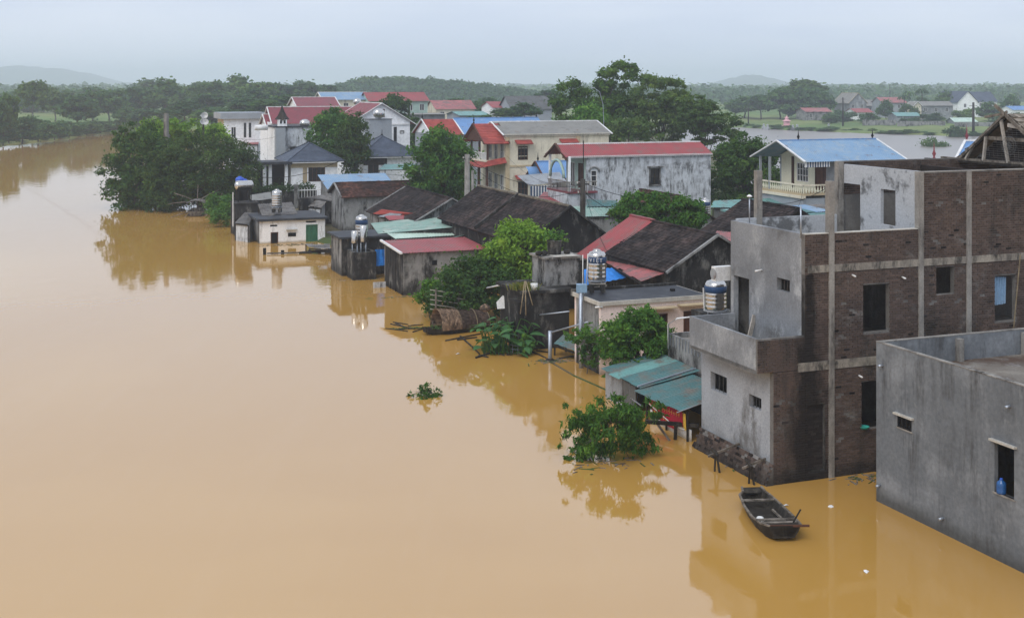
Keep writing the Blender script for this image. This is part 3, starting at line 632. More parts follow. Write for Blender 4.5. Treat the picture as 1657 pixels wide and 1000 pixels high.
T3 = Face((6.45,.25),(0,1),(-1,0)); o3 = [(fb.y(1392,6.45)-.25, fb.y(1359,6.45)-.25, 7.62, 10.08),(fb.y(1449,6.45)-.25, fb.y(1425,6.45)-.25, 8.65, 10.02)]
MB().wall(T3, 0, 4.55, 7.62, 10.84, .14, o3).build('rendered_wall', M['render_patch'], eb)
RW = Face((6.5,4.95),(1,0),(0,-1)); w = MB().wall(Face((6.5,4.97),(1,0),(0,-1)), 0, 11.5, 7.62, 10.95, .2).build('brick_wall', M['mortar'], eb); brick_fill(w, RW, 0, 11.5, 9.6, 10.95)
w = MB().box(10.4, 10.6, .25, 4.95, 7.62, 10.7).build('brick_wall', M['brick_soot'], eb)
for (x, y, z, dx, dy) in ((1.31,2.8,7.1,-.3,0),(3.3,0,7.2,0,-.2),(3.6,0,3.55,0,-.2),(5.5,0,7.0,0,-.2)):
    pipe(eb, [(x,y,z),(x+dx,y+dy,z-.03)], .035, 'white_paint', 'drain_spout')
pipe(eb, [(1.2,.1,8.6),(1.2,.12,9.75)], .03, 'galv', 'pipe'); pipe(eb, [(1.45,3.9,8.7),(1.45,3.9,9.75)], .025, 'galv', 'pipe'); MB().lathe([(.1,0),(.11,.03),(.03,.08),(0,.08)], (1.45,3.9,9.75), 8).build('cap', M['white_paint'], eb)
# sloping brick footing along the water
mb = MB(); mb.poly([(-.02,-.02,-.6),(-.55,-.02,-.6),(-.02,-.02,.75)], (0,5.05,0)); w = mb.build('footing', M['mortar'], eb)
mb = MB(); rr = random.Random(4); nrm = Vector((-1.35,0,.53)).normalized(); k = 0
for i in range(15):
    t_ = i/15; y = -.03+(.12 if i % 2 else 0); p = Vector((-.55,0,-.6)).lerp(Vector((-.02,0,.75)), t_)
    while y < 4.95:
        L = rr.uniform(.17,.22)
        if rr.random() > .05: q = p+nrm*rr.uniform(.0,.02); mb.beam(q+V(0,y,.03), q+V(rr.uniform(-.01,.01),y+L,.03), .10, .07, 2 if rr.random() < .12 else (1 if rr.random() < .25 else 0), up=nrm)
        y += L+.015
stuff(mb.build('footing_bricks', [M['brick'], M['brick_soot'], M['mortar']], w))
# old gable with timber truss and thatch on the roof
GX = 12.75; yb, ya, zb, za = 5.5, -.6, 10.86, 12.78; ym = 2.45
MB().poly([(GX+.35,.1,zb),(GX+.35,4.9,zb),(GX+.35,ym,za-.25)], (.2,0,0)).build('gable_brick_wall', M['mortar'], eb)
mb = MB(); fg = Face((GX+.35,0),(0,1),(-1,0)); k = 0; z = zb
while z < za-.4:
    hw = (za-.3-z)/(za-.25-zb)*2.4; y = ym-hw+.12*(k % 2)
    while y+.22 < ym+hw: fg.box(mb, y, y+.21, z, z+.07, -.02, R.uniform(.006,.02)); y += .235
    z += .09; k += 1
stuff(mb.build('gable_brickwork', M['brick_soot'], eb))
def wd(name, a, b, w, h=None, mat='wood'): return MB().beam(a, b, w, h).build(name, M[mat], eb)
wd('rafter', (GX,yb,zb-.12), (GX,ym,za+.05), .10, .12, 'wood_dark'); wd('rafter', (GX-.2,yb-.3,zb), (GX-.22,ym-.15,za+.2), .06, .1, 'wood'); wd('rafter', (GX,ya,zb-.12), (GX,ym,za+.05), .10, .12, 'wood'); wd('rafter', (GX-.25,ya,zb-.02), (GX-.25,ym+.5,za+.45), .05, .14, 'wood')
wd('tie_beam', (GX-.1,yb+.8,zb+.02), (GX-.1,-.8,zb+.02), .14, .14, 'wood'); wd('tie_beam', (GX-.3,yb+1.6,zb-.05), (GX-.3,1.5,zb-.02), .16, .08, 'wood_dark'); wd('collar_beam', (GX-.05,3.65,zb+1.0), (GX-.05,.9,zb+.98), .1, .14, 'wood')
for y0_, z0_, y1_, z1_ in ((3.75,zb+.05,3.6,zb+1.05),(2.35,zb+.03,2.75,za-.15),(4.8,zb+.05,4.35,zb+.65),(.9,zb+.03,1.15,zb+1.0)): wd('post', (GX-.12,y0_,z0_), (GX-.12,y1_,z1_), .12, .08, 'wood_pale')
wd('brace', (GX-.18,2.3,za-.35), (GX-.2,1.6,za-.42), .05, .16, 'wood_pale'); wd('brace', (GX-.1,2.6,za+.1), (GX-.35,3.4,za-.05), .1, .1, 'wood')
for s, ye in ((-1, ya-.2), (1, yb+.2)):
    q = (V(GX-.05,ye,zb-.12), V(20,ye,zb-.12), V(20,ym,za+.1), V(GX-.05,ym,za+.1)); q = q if s < 0 else (q[1],q[0],q[3],q[2])
    tiles(eb, *q, 'thatch_grey', .16, .3, .06, name='thatch', j=3.5)
ring = thing('wire_fan_guard', 'round wire fan guard hung in the thatched gable', 'fan guard', fb_loc := (fb.o[0]+fb.c*(GX-.4)-fb.s*2.0, fb.o[1]+fb.s*(GX-.4)+fb.c*2.0, zb+.75), A)
mb = MB()
for r in (.12,.25,.38): mb.tube([(0, r*math.cos(a), r*math.sin(a)) for a in [i*math.pi/10 for i in range(21)]], .008, 4)
for i in range(16): a = i*math.pi/8; mb.tube([(0,0,0),(-.03,.2*math.cos(a),.2*math.sin(a)),(0,.38*math.cos(a),.38*math.sin(a))], .005, 4)
mb.build('wire_cage', M['dark_zinc'], ring)
# things on and around it
def at(fr, x, y, z): return (fr.o[0]+fr.c*x-fr.s*y, fr.o[1]+fr.s*x+fr.c*y, z)
def one(o, label, cat, fr=None, loc=(0,0,0), rot=0, group=None):
    o.location = at(fr, *loc) if fr else loc; o.rotation_euler = (0,0,(fr.r if fr else 0)+rot); return tag(o, label, cat, group)
one(MB().beam((0,0,0),(.42,.1,1.25),.05,.2).build('plank', M['wood_pale']), 'pale plank leaning inside the balcony doorway of the brick building', 'plank', fb, (.88,3.2,4.07))
one(MB().beam((0,0,0),(.35,0,3.0),.03).build('bamboo_pole', M['bamboo']), 'thin bamboo pole leaning on the brick front at the right edge', 'pole', fb, (10.4,-.3,4.6))
one(sheet_mesh((0,0,0),(.62,0,.05),(.66,.02,1.05),(.02,.0,1.1),.12,.03).build('corrugated_sheet', M['skyblue_sheet']), 'pale blue corrugated sheet propped in the right-hand window of the brick building', 'metal sheet', fb, (fb.x(1611),.16,5.65))
one(MB().lathe([(.0,0),(.13,.0),(.2,.08),(.21,.10),(.19,.10),(.12,.03),(0,.03)], n=14).build('basin', surf_m := surf('turquoise_plastic',(.05,.42,.34),bmp=0,rough=.4), smooth=True), 'turquoise plastic basin on the sill of the low brick window', 'basin', fb, (3.85,.06,1.58))
ac = thing('air_conditioner', 'white air conditioner unit on the wall behind the brick building', 'air conditioner', at(fb,1.2,5.5,6.6), A)
MB().box(-.4,.4,-.15,.15,-.28,.28).build('casing', M['white_paint'], ac); MB().lathe([(.0,0),(.22,0),(.22,.02),(0,.02)], (0,0,0), 16, axis='x').build('fan_grille', M['zinc'], ac, loc=(-.42,0,0))

# ------------------------------------------------------------------ grey rendered house, nearest on the right
fg_ = Fr(12.32, 41.8)
eg = thing_fr('grey_house', 'flat-roofed grey rendered house standing in the water at the right edge', 'house', fg_)
LW = Face((0,0),(0,-1),(-1,0)); sy = lambda px: -fg_.y(px)
og = [(sy(1453),sy(1475),2.8,3.2),(sy(1609),sy(1641),2.0,3.5)]
MB().wall(LW, 0, 10, -.8, 5.37, .14, og).build('river_wall', M['render_grey'], eg)
MB().wall(Face((.14,0),(1,0),(0,1)), 0, 12, -.8, 5.37, .14).build('rear_wall', M['render_grey'], eg)
MB().wall(Face((.14,-10),(1,0),(0,-1)), 0, 12, -.8, 5.37, .14).build('front_wall', M['render_grey'], eg)
MB().wall(Face((12.14,-.14),(0,-1),(1,0)), 0, 9.7, -.8, 5.37, .14).build('side_wall', M['render_grey'], eg)
MB().box(.14, 12, -9.86, -.14, 4.3, 4.5).build('roof_floor', surf('dirty_roof_floor', (.24,.22,.19), (.14,.125,.11), .6, stain=(.09,.06,.045), samt=.6, sscale=.8, streak=1, patch=(.34,.34,.34), pthr=(.58,.66), pscale=.9), eg)
MB().box(-.012, .15, -10, .012, 5.37, 5.40).build('parapet_cap', M['concrete'], eg); MB().box(.16, 12, -.15, .012, 5.37, 5.40).build('parapet_cap', M['concrete'], eg)
for x in (3.3, 6.2): MB().box(x-.1, x+.1, -.36, -.145, 4.5, 5.28).build('pilaster', M['concrete'], eg)
for o_ in og:
    mb = MB(); LW.box(mb, o_[0]-.12, o_[1]+.12, o_[3], o_[3]+.06, -.02, .12); mb.build('window_hood', M['pale_slab'], eg)
    mb = MB(); LW.box(mb, o_[0]-.05, o_[1]+.05, o_[2]-.05, o_[2], -.10, .03); mb.build('window_sill', M['concrete'], eg)
window(eg, LW, *og[0], frame='black', mull=2, back=.06, th=.03)
mb = MB(); LW.box(mb, 0, 10, 1.3, 1.302, 0, .004); 
for (px, py) in ((1428,591),(1634,657),(1424,785),(1526,838)):
    s_ = sy(px); d_ = fg_.d(0,-s_); z_ = ZW(py, d_); MB().tube([(.02,-s_,z_),(-.16,-s_,z_-.02)], [.045,.045], 8).build('drain_spout', M['galv'], eg, True)
bt = thing('water_bottle', 'large blue water bottle standing in the grey house window', 'water bottle', at(fg_, .06, -(og[1][0]+.22), 2.0))
MB().lathe([(.0,0),(.13,0),(.14,.03),(.14,.13),(.132,.15),(.14,.17),(.14,.29),(.12,.34),(.045,.40),(.04,.41)], n=18).build('bottle_body', M['bottle_blue'], bt, True); MB().lathe([(.045,.40),(.045,.45),(0,.455)], n=12).build('cap', M['blue_plastic'], bt, True)
MB().lathe([(.145,.15),(.147,.155),(.147,.175),(.145,.18)], n=18).build('hoop', M['bottle_blue'], bt, True)

# ------------------------------------------------------------------ green tin shed with the banner
fs_ = Fr(6.95, 48.6); Ls = 7.7
es = thing_fr('tin_shed', 'low shed roofed with weathered green corrugated sheets beside the brick building', 'shed', fs_)
sheets(es, (-.25,Ls,1.27),(-.25,3.75,1.27),(2.6,3.6,1.82),(2.6,Ls,1.82), ['teal_sheet','teal_light','teal_sheet','teal_sheet'], 1.0, .16, .025, .03, rag=.06)
sheets(es, (-.45,3.9,1.16),(-.35,.1,1.20),(2.3,.15,1.78),(2.3,3.9,1.66), ['teal_sheet','teal_sheet','teal_sheet','teal_sheet'], .95, .14, .025, .03, rag=.08)
sheets(es, (.0,Ls-.1,-.5),(.0,5.9,-.5),(.0,5.9,1.2),(.0,Ls-.1,1.2), 'zinc', .9, .16, .02, .003, name='wall_sheet')
sheets(es, (.0,5.9,-.5),(.0,4.6,-.5),(.0,4.6,1.15),(.0,5.9,1.2), 'dark_zinc', .9, .16, .02, .003, name='wall_sheet')
MB().box(.05, 2.5, Ls-.12, Ls-.06, -.5, 1.3).build('end_wall', M['dark_zinc'], es)
MB().box(.12, .18, .1, 3.5, -.5, .45).build('white_panel', M['white'], es); MB().box(2.5, 2.6, .1, Ls, -.5, 1.6).build('rear_wall', M['old_dark'], es)
for y in (.15, 1.9, 3.6, 4.5, 7.5): MB().beam((.03,y,-.6),(.03,y,1.2),.07).build('post', M['wood_dark'], es)
MB().beam((-.3,3.85,1.36),(2.5,3.85,1.9),.06).build('roof_batten', M['galv'], es); MB().beam((-.5,.05,1.22),(2.2,.1,1.82),.03).build('roof_edge', M['zinc'], es)
MB().beam((.1,6.5,.62),(-.05,3.9,.5),.04).build('rail', M['galv'], es)
bn = thing('banner', 'red printed banner sheet hung under the green shed roof', 'banner', at(fs_,-.06,0,0), A)
def cloth(y0, y1, z0a, z0b, z1a, z1b, n=14, wave=.03, m_='banner_red', name='cloth', x=0):
    mb = MB(); vs = []
    for i in range(n+1):
        u = i/n; yy = y0+(y1-y0)*u; xx = x+wave*math.sin(u*9); vs += [(xx, yy, z0a+(z0b-z0a)*u-.08*math.sin(math.pi*u)), (xx-.03, yy, z1a+(z1b-z1a)*u)]
    mb.add(vs, [(2*i,2*i+2,2*i+3,2*i+1) for i in range(n)]); return mb.build(name, M[m_], bn, True)
cloth(.35, 3.3, .52, .72, 1.12, 1.16); cloth(.9, 3.0, .22, .45, .48, .66, x=.03); cloth(.1, .35, .5, .52, 1.1, 1.12, m_='banner_yellow', name='yellow_strip')
for i in range(13):
    y = .55+i*.2; mb = MB(); h = .17+.05*math.sin(i*2.1)
    mb.beam((-.075,y,.82-.012*i+.06),(-.085,y-.03,.82-.012*i+.06+h),.03,.008,up=(1,0,0)); mb.beam((-.08,y-.02,.92-.012*i+.06),(-.08,y+.09,.90-.012*i+.06),.03,.008,up=(1,0,0)); mb.build('printed_letter', M['banner_orange'], bn)
for i in range(9):
    y = 1.1+i*.2; mb = MB(); mb.beam((-.03,y,.36+.02*i),(-.03,y,.46+.02*i),.06,.008,up=(1,0,0)); mb.build('printed_letter', M['banner_yellow'], bn)
MB().tube([(-.08,.1,.5),(-.1,.6,.46),(-.11,1.3,.52),(-.1,2.2,.66),(-.08,3.0,.78),(-.05,3.4,.9)], .018, 6).build('hem_pipe', M['white_paint'], bn, True)
# timber landing stages in the water by the footing
for i, (px, py, l) in enumerate(((1166,765,'small timber landing trestle standing in the water beside the brick footing, farther one'),(1222,785,'small timber landing trestle standing in the water beside the brick footing, nearer one'))):
    Y = DW(py); e = thing('trestle', l, 'trestle', (XW(px,Y),Y,0), A, 'timber trestles by the footing')
    MB().beam((.05,0,-.5),(-.12,.1,.75),.06).build('leg', M['wood_dark'], e); MB().beam((-.1,.3,-.5),(-.12,.15,.7),.05).build('leg', M['wood_dark'], e)
    MB().beam((-.45,.1,.62),(1.0,.35,.86),.07).build('cross_beam', M['wood'], e); MB().beam((-.25,-.2,.70),(-.1,.45,.76),.08).build('cross_beam', M['wood_dark'], e)
e = thing('timber_frame', 'dark timber beam and strut leaning at the shed corner beside the white panel', 'timber frame', at(fs_,-.5,.3,0), A)
MB().beam((-.75,1.0,.62),(1.0,-.2,.60),.14).build('beam', M['wood_dark'], e); MB().beam((-.35,.7,.55),(.15,-.1,-.4),.07).build('strut', M['wood'], e); MB().beam((.2,.3,-.5),(.2,.2,.6),.10).build('post', M['wood_dark'], e)
# concrete annex with tank behind the brick building
fa = Fr(*at(fb, 2.5, 8.2, 0)[:2]); ea = thing_fr('annex', 'stained concrete annex wall between the bush and the brick building', 'annex', fa)
walls(ea, 0, 2.2, 0, 4.2, -.5, 2.85, {'*':'old_mix'}, th=.12); MB().box(.12, 2.1, .12, 4.1, 2.5, 2.62).build('roof_slab', M['concrete'], ea)
for i in range(14): MB().beam((-.04,.3+i*.28,2.35),(-.04,.3+i*.28,2.85),.025).build('railing_bar', M['galv'], ea)
pipe(ea, [(-.1,4.0,2.2),(-.1,4.0,3.3),(.3,3.9,3.55),(1.6,3.8,3.6)], .04, 'white_paint')
MB().box(.5,2.1,1.2,3.0,2.62,4.1).build('tank_plinth', M['old_dark'], ea)
tank('stainless water tank with dark blue band between the pink house and the brick building', XW(1158,54), 54, ZW(503,54)+.06, .47, 1.32)
one(MB().tube([(0,0,0),(-.05,0,1.15)], .035, 6).build('pipe', M['white_paint']), 'white pipe beside the tank at the pink house corner', 'pipe', None, (XW(1140,54.5),54.5,ZW(508,54.5)))
# ------------------------------------------------------------------ houses along the water
def PX(px, py, z): Y = DW(py, z); return V(XW(px,Y), Y, z)
def canopy(name, label, cat, quad, mat, posts=True, whole=False, width=1.05, jit=.01, wallmat=None, fascia=None, rag=0, pitch=.2):
    quad = [list(p) for p in quad]; zt = [quad[3][2], quad[2][2]]
    for k_ in (1, .8, .65, .5, .4, .3, .22, .15):           # keep the pitch of the roof believable
        quad[3][2] = quad[0][2]+(zt[0]-quad[0][2])*k_; quad[2][2] = quad[1][2]+(zt[1]-quad[1][2])*k_; q = [PX(*p) for p in quad]
        if min((q[3]-q[0]).length, (q[2]-q[1]).length) > 2.4*max(q[3].z-q[0].z, q[2].z-q[1].z, .25): break
    c = (q[0]+q[1]+q[2]+q[3])/4; e = thing(name, label, cat, (c.x,c.y,0)); q = [p-V(c.x,c.y,0) for p in q]
    sheets(e, *q, mat, width, pitch, .028, jit, whole, rag=rag)
    if posts:
        for p in q: MB().beam((p.x*.95,p.y*.95,-.8),(p.x*.95,p.y*.95,p.z-.04),.09).build('post', M['wood_dark'], e)
    mb = MB(); mb.beam(q[0]*1.0+V(0,0,-.08), q[1]+V(0,0,-.08), .06, .1); mb.beam(q[3]+V(0,0,-.08), q[2]+V(0,0,-.08), .06, .1); mb.build('purlin', M['wood_dark'], e)
    if wallmat:
        k = .93; pts = [V(p.x*k,p.y*k,p.z-.1) for p in q]
        for i in range(4):
            a, b = pts[i], pts[(i+1)%4]; n = V(-(b-a).y,(b-a).x,0).normalized()*.12
            MB().poly([V(a.x,a.y,-.8),V(b.x,b.y,-.8),b,a], n).build('wall', M[wallmat], e)
    return e
# pink house
f = fr_at(972, 60); e = thing_fr('pink_house', 'single-storey pale pink house with a flat dark roof behind the round bush', 'house', f); Lx = f.x(1140)
d1 = (f.x(1106), f.x(1128), .5, f.z(503,f.x(1117),0)); w1 = (f.x(1052), f.x(1080), 1.0, f.z(508,f.x(1066),0))
fc = walls(e, 0, Lx, 0, 3.1, -.8, 3.35, {'*':'pink','l':'old_mix'}, {'f':[d1+('d',),w1+('w',dict(frame='wood_brown',mull=2,pane='dark'))],'l':[(1.2,1.75,1.2,1.95)]})
flat_roof(e, 0, Lx, 0, 3.1, 3.35, .2, .12, 'roof_black', 'pale_slab')
for a0, a1, z in ((d1[0]-.35,d1[1]+.5,d1[3]+.32),(w1[0]-.4,w1[1]+.35,w1[3]+.3)):
    mb = MB(); fc['f'].box(mb, a0, a1, z, z+.07, 0, .45); mb.build('door_canopy', M['cream_trim'], e)
mb = MB(); mb.box(-.14, Lx+.14, 3.12, 3.3, 3.35, 3.68); mb.build('rear_upstand', M['old_dark'], e)
MB().box(Lx-1.1, Lx-.9, 1.4, 1.6, 3.56, 3.68).build('roof_vent', M['black'], e)
pipe(e, [(-.3,.0,3.3),(.05,-.1,3.3)], .05, 'white_paint', 'drain_spout')
tank('stainless water tank with lettered blue band on the pink house roof', XW(966,62.5), 62.5, ZW(452,62.5), .46, 1.46, .62, 'VIỆT')
e = thing('pipe_stand', 'tall galvanised water pipe rising beside the lettered tank', 'pipe', (XW(940,61.5),61.5,0))
pipe(e, [(0,0,-.5),(0,0,3.75)], .10, 'galv', 'riser', 8); pipe(e, [(.05,0,3.5),(.3,.1,4.0)], .04, 'galv', 'branch'); pipe(e, [(.1,.1,3.7),(.1,.1,5.6)], .025, 'white_paint', 'vent'); pipe(e, [(.28,.1,4.1),(.35,.1,5.65),(.6,.2,5.7)], .03, 'white_paint', 'vent')
MB().box(-.22,.3,-.1,.3,3.75,4.15).build('header_box', M['skyblue_sheet'], e)
# dark outhouse with cistern and pot
f = fr_at(846, 65.5); e = thing_fr('outhouse', 'blackened concrete outhouse carrying a square cistern behind the big-leaved plant', 'outhouse', f); Lx = f.x(921)
walls(e, 0, Lx, 0, 3.4, -.8, 3.0, 'old_dark', {'l':[(1.1,1.9,-.8,1.9)]}); flat_roof(e, 0, Lx, 0, 3.4, 3.0, .16, .2, 'old_dark')
x0, x1 = f.x(880,1.2), f.x(936,1.2); walls(e, x0, x1, 1.0, 2.9, 3.16, 4.62, 'old_mix'); MB().box(x0-.12,x1+.12,.85,3.05,4.62,4.72).build('cistern_lid', M['concrete'], e)
MB().box(x0+.5,x1-.2,.8,1.6,4.725,4.76).build('asbestos_sheet', M['pale_slab'], e)
MB().box(-.35,.0,-.2,1.2,-.8,2.6).build('buttress', M['old_dark'], e)
p = at(f, (x0+x1)/2-.15, 1.8, 4.76); e2 = thing('plant_pot', 'black plant pot with leggy shrub on top of the cistern', 'plant pot', p)
MB().lathe([(.0,0),(.36,0),(.38,.06),(.40,.7),(.43,.72),(.43,.78),(.37,.78),(.35,.6),(0,.6)], n=18).build('pot', M['old_dark'], e2, True)
me = leaves_mesh('foliage', [(0,0,1.0),(.3,.1,1.1),(-.3,0,1.05)], [(.3,.3,.25)]*3, 260, .16, 3); me.materials.append(M['leaf_mid']); link('foliage', me, e2)
for dx, dz in ((-.95,0),(-.6,.0),(.75,0)):
    one(MB().lathe([(0,0),(.14,0),(.19,.08),(.17,.2),(.11,.24),(.0,.24)], n=12).build('clay_jar', M['old_dark'], smooth=True), {-.95:'dark clay jar at the left corner of the cistern lid',-.6:'dark clay jar close to the black pot on its left',.75:'dark clay jar right of the black pot'}[dx], 'jar', None, (p[0]+dx*.93,p[1]+dx*.36-.2,4.765), 0, 'clay jars on the cistern')
one(MB().lathe([(0,0),(.15,0),(.2,.36),(.17,.36),(.14,.05),(0,.05)], n=12).build('bucket', M['white_paint'], smooth=True), 'white bucket on the outhouse roof edge beside the grass tuft', 'bucket', f, (.65,.0,3.165))
# tiled houses with gables towards the river
def ghouse(name, label, px, py, Y, hw, ze, length, kind, mat, wallmat, rot=A, cap=None, verge=None, back=0, cat='house', zb=-.5, over=.35, gov=.3, ends='01', far=False, ops=None):
    zr = ZW(py, Y); f0 = fr_at(px, Y, rot); fl = Fr(*at(f0, -hw, back, 0)[:2], rot); e = thing_fr(name, label, cat, fl)
    walls(e, 0, 2*hw, 0, length, zb, ze, wallmat, ops); gable(e, 'y', 0, 2*hw, 0, length, ze, zr, kind, mat, wallmat, over, gov, far, cap, verge, ends)
    return e, fl, zr
e, f, zr = ghouse('tiled_house', 'dark tiled house, nearer of the joined pair behind the light green tree', 919, 334, 80, 3.0, 4.1, 8.6, 't', 'tile_dark', 'old_dark', cap='ridge')
MB().box(-.3, 6.6, -2.3, 0, 3.05, 3.2).build('lean_to_slab', M['concrete'], e); MB().box(0, 6.3, -2.1, -1.95, -.5, 3.05).build('wall', M['old_dark'], e)
MB().beam((-.05,-.38,4.0),(3,-.38,zr+.05),.14,.12).build('verge', M['old_dark'], e); MB().beam((6.05,-.38,4.0),(3,-.38,zr+.05),.14,.12).build('verge', M['old_dark'], e)
f2 = Fr(*at(f, 0, 8.75, 0)[:2]); e = thing_fr('tiled_house', 'dark tiled house, farther of the joined pair beside the concrete pole', 'house', f2)
walls(e, 0, 6, 0, 8.6, -.5, 4.1, 'old_dark'); gable(e, 'y', 0, 6, 0, 8.6, 4.1, zr, 't', 'tile_dark', 'old_mix', .35, .05, cap='ridge')
MB().beam((-.35,-.05,4.05),(3,-.05,zr+.1),.22,.2).build('verge', M['old_dark'], e)
e, f, zr = ghouse('tiled_house', 'dark tiled house right of the lettered tank with red and blue lean-tos', 1157, 381, 68, 3.1, 4.05, 7.2, 't', 'tile_dark', 'old_dark', cap='tile_dark', over=.12)
for s in (-1, 1): MB().beam((3.1+s*3.2,-.33,3.97),(3.1,-.33,zr+.06),.16,.12).build('verge', M['old_mix'], e)
f3 = Fr(*at(f, 0, 7.3, 0)[:2]); e = thing_fr('red_roofed_house', 'small house with bright red metal roof joined to the dark tiled house', 'house', f3)
walls(e, 0, 6.2, 0, 2.9, -.5, 3.9, 'old_mix'); gable(e, 'y', 0, 6.2, 0, 2.9, 4.0, zr+.05, 's', 'red_sheet', 'old_mix', .75, .1, cap='red_sheet')
canopy('lean_to_roof', 'faded red corrugated lean-to roof beside the dark tiled house', 'roof', [(981,424,3.55),(1037,456,3.55),(1080,441,3.9),(1003,413,3.9)], 'red_faded', width=.9, jit=.03, rag=.1)
canopy('awning_roof', 'bright blue tarpaulin awning behind the lettered tank', 'awning', [(945,463,3.0),(1014,450,3.1),(992,434,3.4),(945,436,3.3)], 'tarp', whole=True, pitch=.5)
e, f, zr = ghouse('tiled_house', 'dark tiled house behind the pale green metal roofs', 730, 322, 99, 3.4, 3.1, 12.5, 't', 'tile_dark', 'old_mix', cap='tile_dark', verge='old_mix')
# red-roofed grey house
f = Fr(-7.3, 82.8); e = thing_fr('red_roofed_house', 'grey rendered house with red sloping metal roof standing in the water', 'house', f); Lx = f.x(785)
wz = (f.x(699), f.x(707), f.z(429,f.x(703),0), f.z(421,f.x(703),0))
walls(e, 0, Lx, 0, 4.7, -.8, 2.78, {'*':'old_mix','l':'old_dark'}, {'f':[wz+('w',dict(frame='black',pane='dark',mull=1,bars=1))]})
sheets(e, (-.15,-.25,2.83),(Lx+.2,-.25,2.83),(Lx+.2,4.9,3.08),(-.15,4.9,3.08), 'red_sheet', 3.2, .2, .028, .012)
MB().beam((-.2,-.3,2.86),(-.2,4.95,3.12),.16,.12).build('fascia', M['white_paint'], e)
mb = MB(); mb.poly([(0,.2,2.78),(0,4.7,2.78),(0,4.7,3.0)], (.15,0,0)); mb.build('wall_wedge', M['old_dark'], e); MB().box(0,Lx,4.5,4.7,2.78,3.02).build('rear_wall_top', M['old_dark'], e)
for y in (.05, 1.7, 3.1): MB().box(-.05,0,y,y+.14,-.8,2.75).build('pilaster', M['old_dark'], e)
one(MB().tube([(0,0,0),(1.6,-.6,-2.2),(3.4,-.9,-4.1)], [.045,.04,.03], 6).build('bamboo_pole', M['bamboo'], smooth=True), 'long bamboo pole leaning from the grey house wall into the shrubs', 'pole', f, (f.x(708),-.5,f.z(432,f.x(708),0)))
# green roofs in the middle
canopy('metal_roof', 'large pale green corrugated roof above the red-roofed grey house', 'roof', [(612,379,2.9),(600,362,2.9),(708,350,3.6),(748,367,3.5)], 'green_sheet', jit=.015, wallmat='old_dark')
canopy('metal_roof', 'narrow green roof slope falling towards the dark tiled house', 'roof', [(762,374,3.1),(722,354,3.1),(709,350.5,3.6),(749,367,3.5)], 'teal_light', posts=False, whole=True)
canopy('metal_roof', 'pale translucent green roof sheet lying over the green roof', 'roof', [(640,387,2.75),(737,381,2.9),(716,368.5,3.2),(620,374,3.05)], 'pale_green_sheet', width=2, wallmat='old_dark')
canopy('metal_roof', 'green roof strip directly behind the red metal roof', 'roof', [(700,391,2.9),(792,383,2.95),(796,369,3.2),(742,383,3.15)], 'green_sheet', wallmat='old_dark')
canopy('metal_roof', 'short red roof sheet left of the large green roof', 'roof', [(630,357,3.2),(670,355,3.2),(664,348,3.5),(622,350,3.5)], 'red_sheet', whole=True)
canopy('metal_roof', 'small white roof sheet beside the short red sheet', 'roof', [(611,351,3.25),(640,353,3.25),(650,347,3.5),(630,345,3.5)], 'zinc', whole=True)
e = thing('tile_stack_roof', 'strip of broken red roof tiles left of the dark tiled house', 'roof', (XW(640,103),103,0)); q = [PX(*p)-V(XW(640,103),103,0) for p in ((604,346,3.3),(676,353,3.3),(668,345,3.7),(618,339,3.7))]
tiles(e, *q, 'tile_red', .25, .3, .05, j=2)
# dark block with heaters, tank, tarpaulin
Y = DW(454); f = fr_at(572, Y); e = thing_fr('concrete_block', 'black mouldy concrete cistern block at the water edge beside the blue tarpaulin', 'cistern', f)
walls(e, 0, f.x(609), 0, 2.0, -.8, 2.0, 'old_dark', th=.18); MB().box(.18,f.x(609)-.18,.18,1.82,1.6,1.7).build('inner_slab', M['old_dark'], e)
f4 = Fr(*at(f, -.3, 2.3, 0)[:2]); e = thing_fr('outhouse', 'low flat-roofed outhouse with whitish side wall behind the black cistern block', 'outhouse', f4)
walls(e, 0, 4.6, 0, 3.6, -.8, 2.75, {'*':'old_dark','l':'old_mix'}); flat_roof(e, 0, 4.6, 0, 3.6, 2.75, .14, .25, 'roof_black')
tank('stainless water tank with dark band beside the black cistern block', XW(585,93), 93, ZW(383,93), .46, 1.6, .2)
for i, (px, py, h_, l) in enumerate(((574,388,.85,'lower small steel heater cylinder above the black cistern block'),(588,386,1.15,'taller small steel heater cylinder above the black cistern block'))):
    Yh = 90.5; e = thing('water_heater', l, 'water heater', (XW(px,Yh),Yh,ZW(py,Yh)-.25), 0, 'steel heater cylinders')
    MB().lathe([(.0,0),(.24,0),(.25,.04),(.25,h_),(.2,h_+.05),(0,h_+.06)], n=14).build('cylinder', M['steel'], e, True)
    for a in (-.18,.18): pipe(e, [(a,0,.02),(a,0,-1.3)], .03, 'galv', 'leg')
one(sheet_mesh((0,0,0),(.95,.2,.0),(.95,.3,1.15),(0,.1,1.2),.3,.06,.1,.05).build('tarpaulin', M['tarp']), 'bright blue tarpaulin hung between the cistern block and grey house', 'tarpaulin', f, (f.x(609)+.02,.35,.9))
one(MB().box(-.45,.45,-.02,.02,0,.45).build('board', M['white_old']), 'pale board floating beside the grey house corner', 'board', None, (XW(614,86),86,-.05), A)
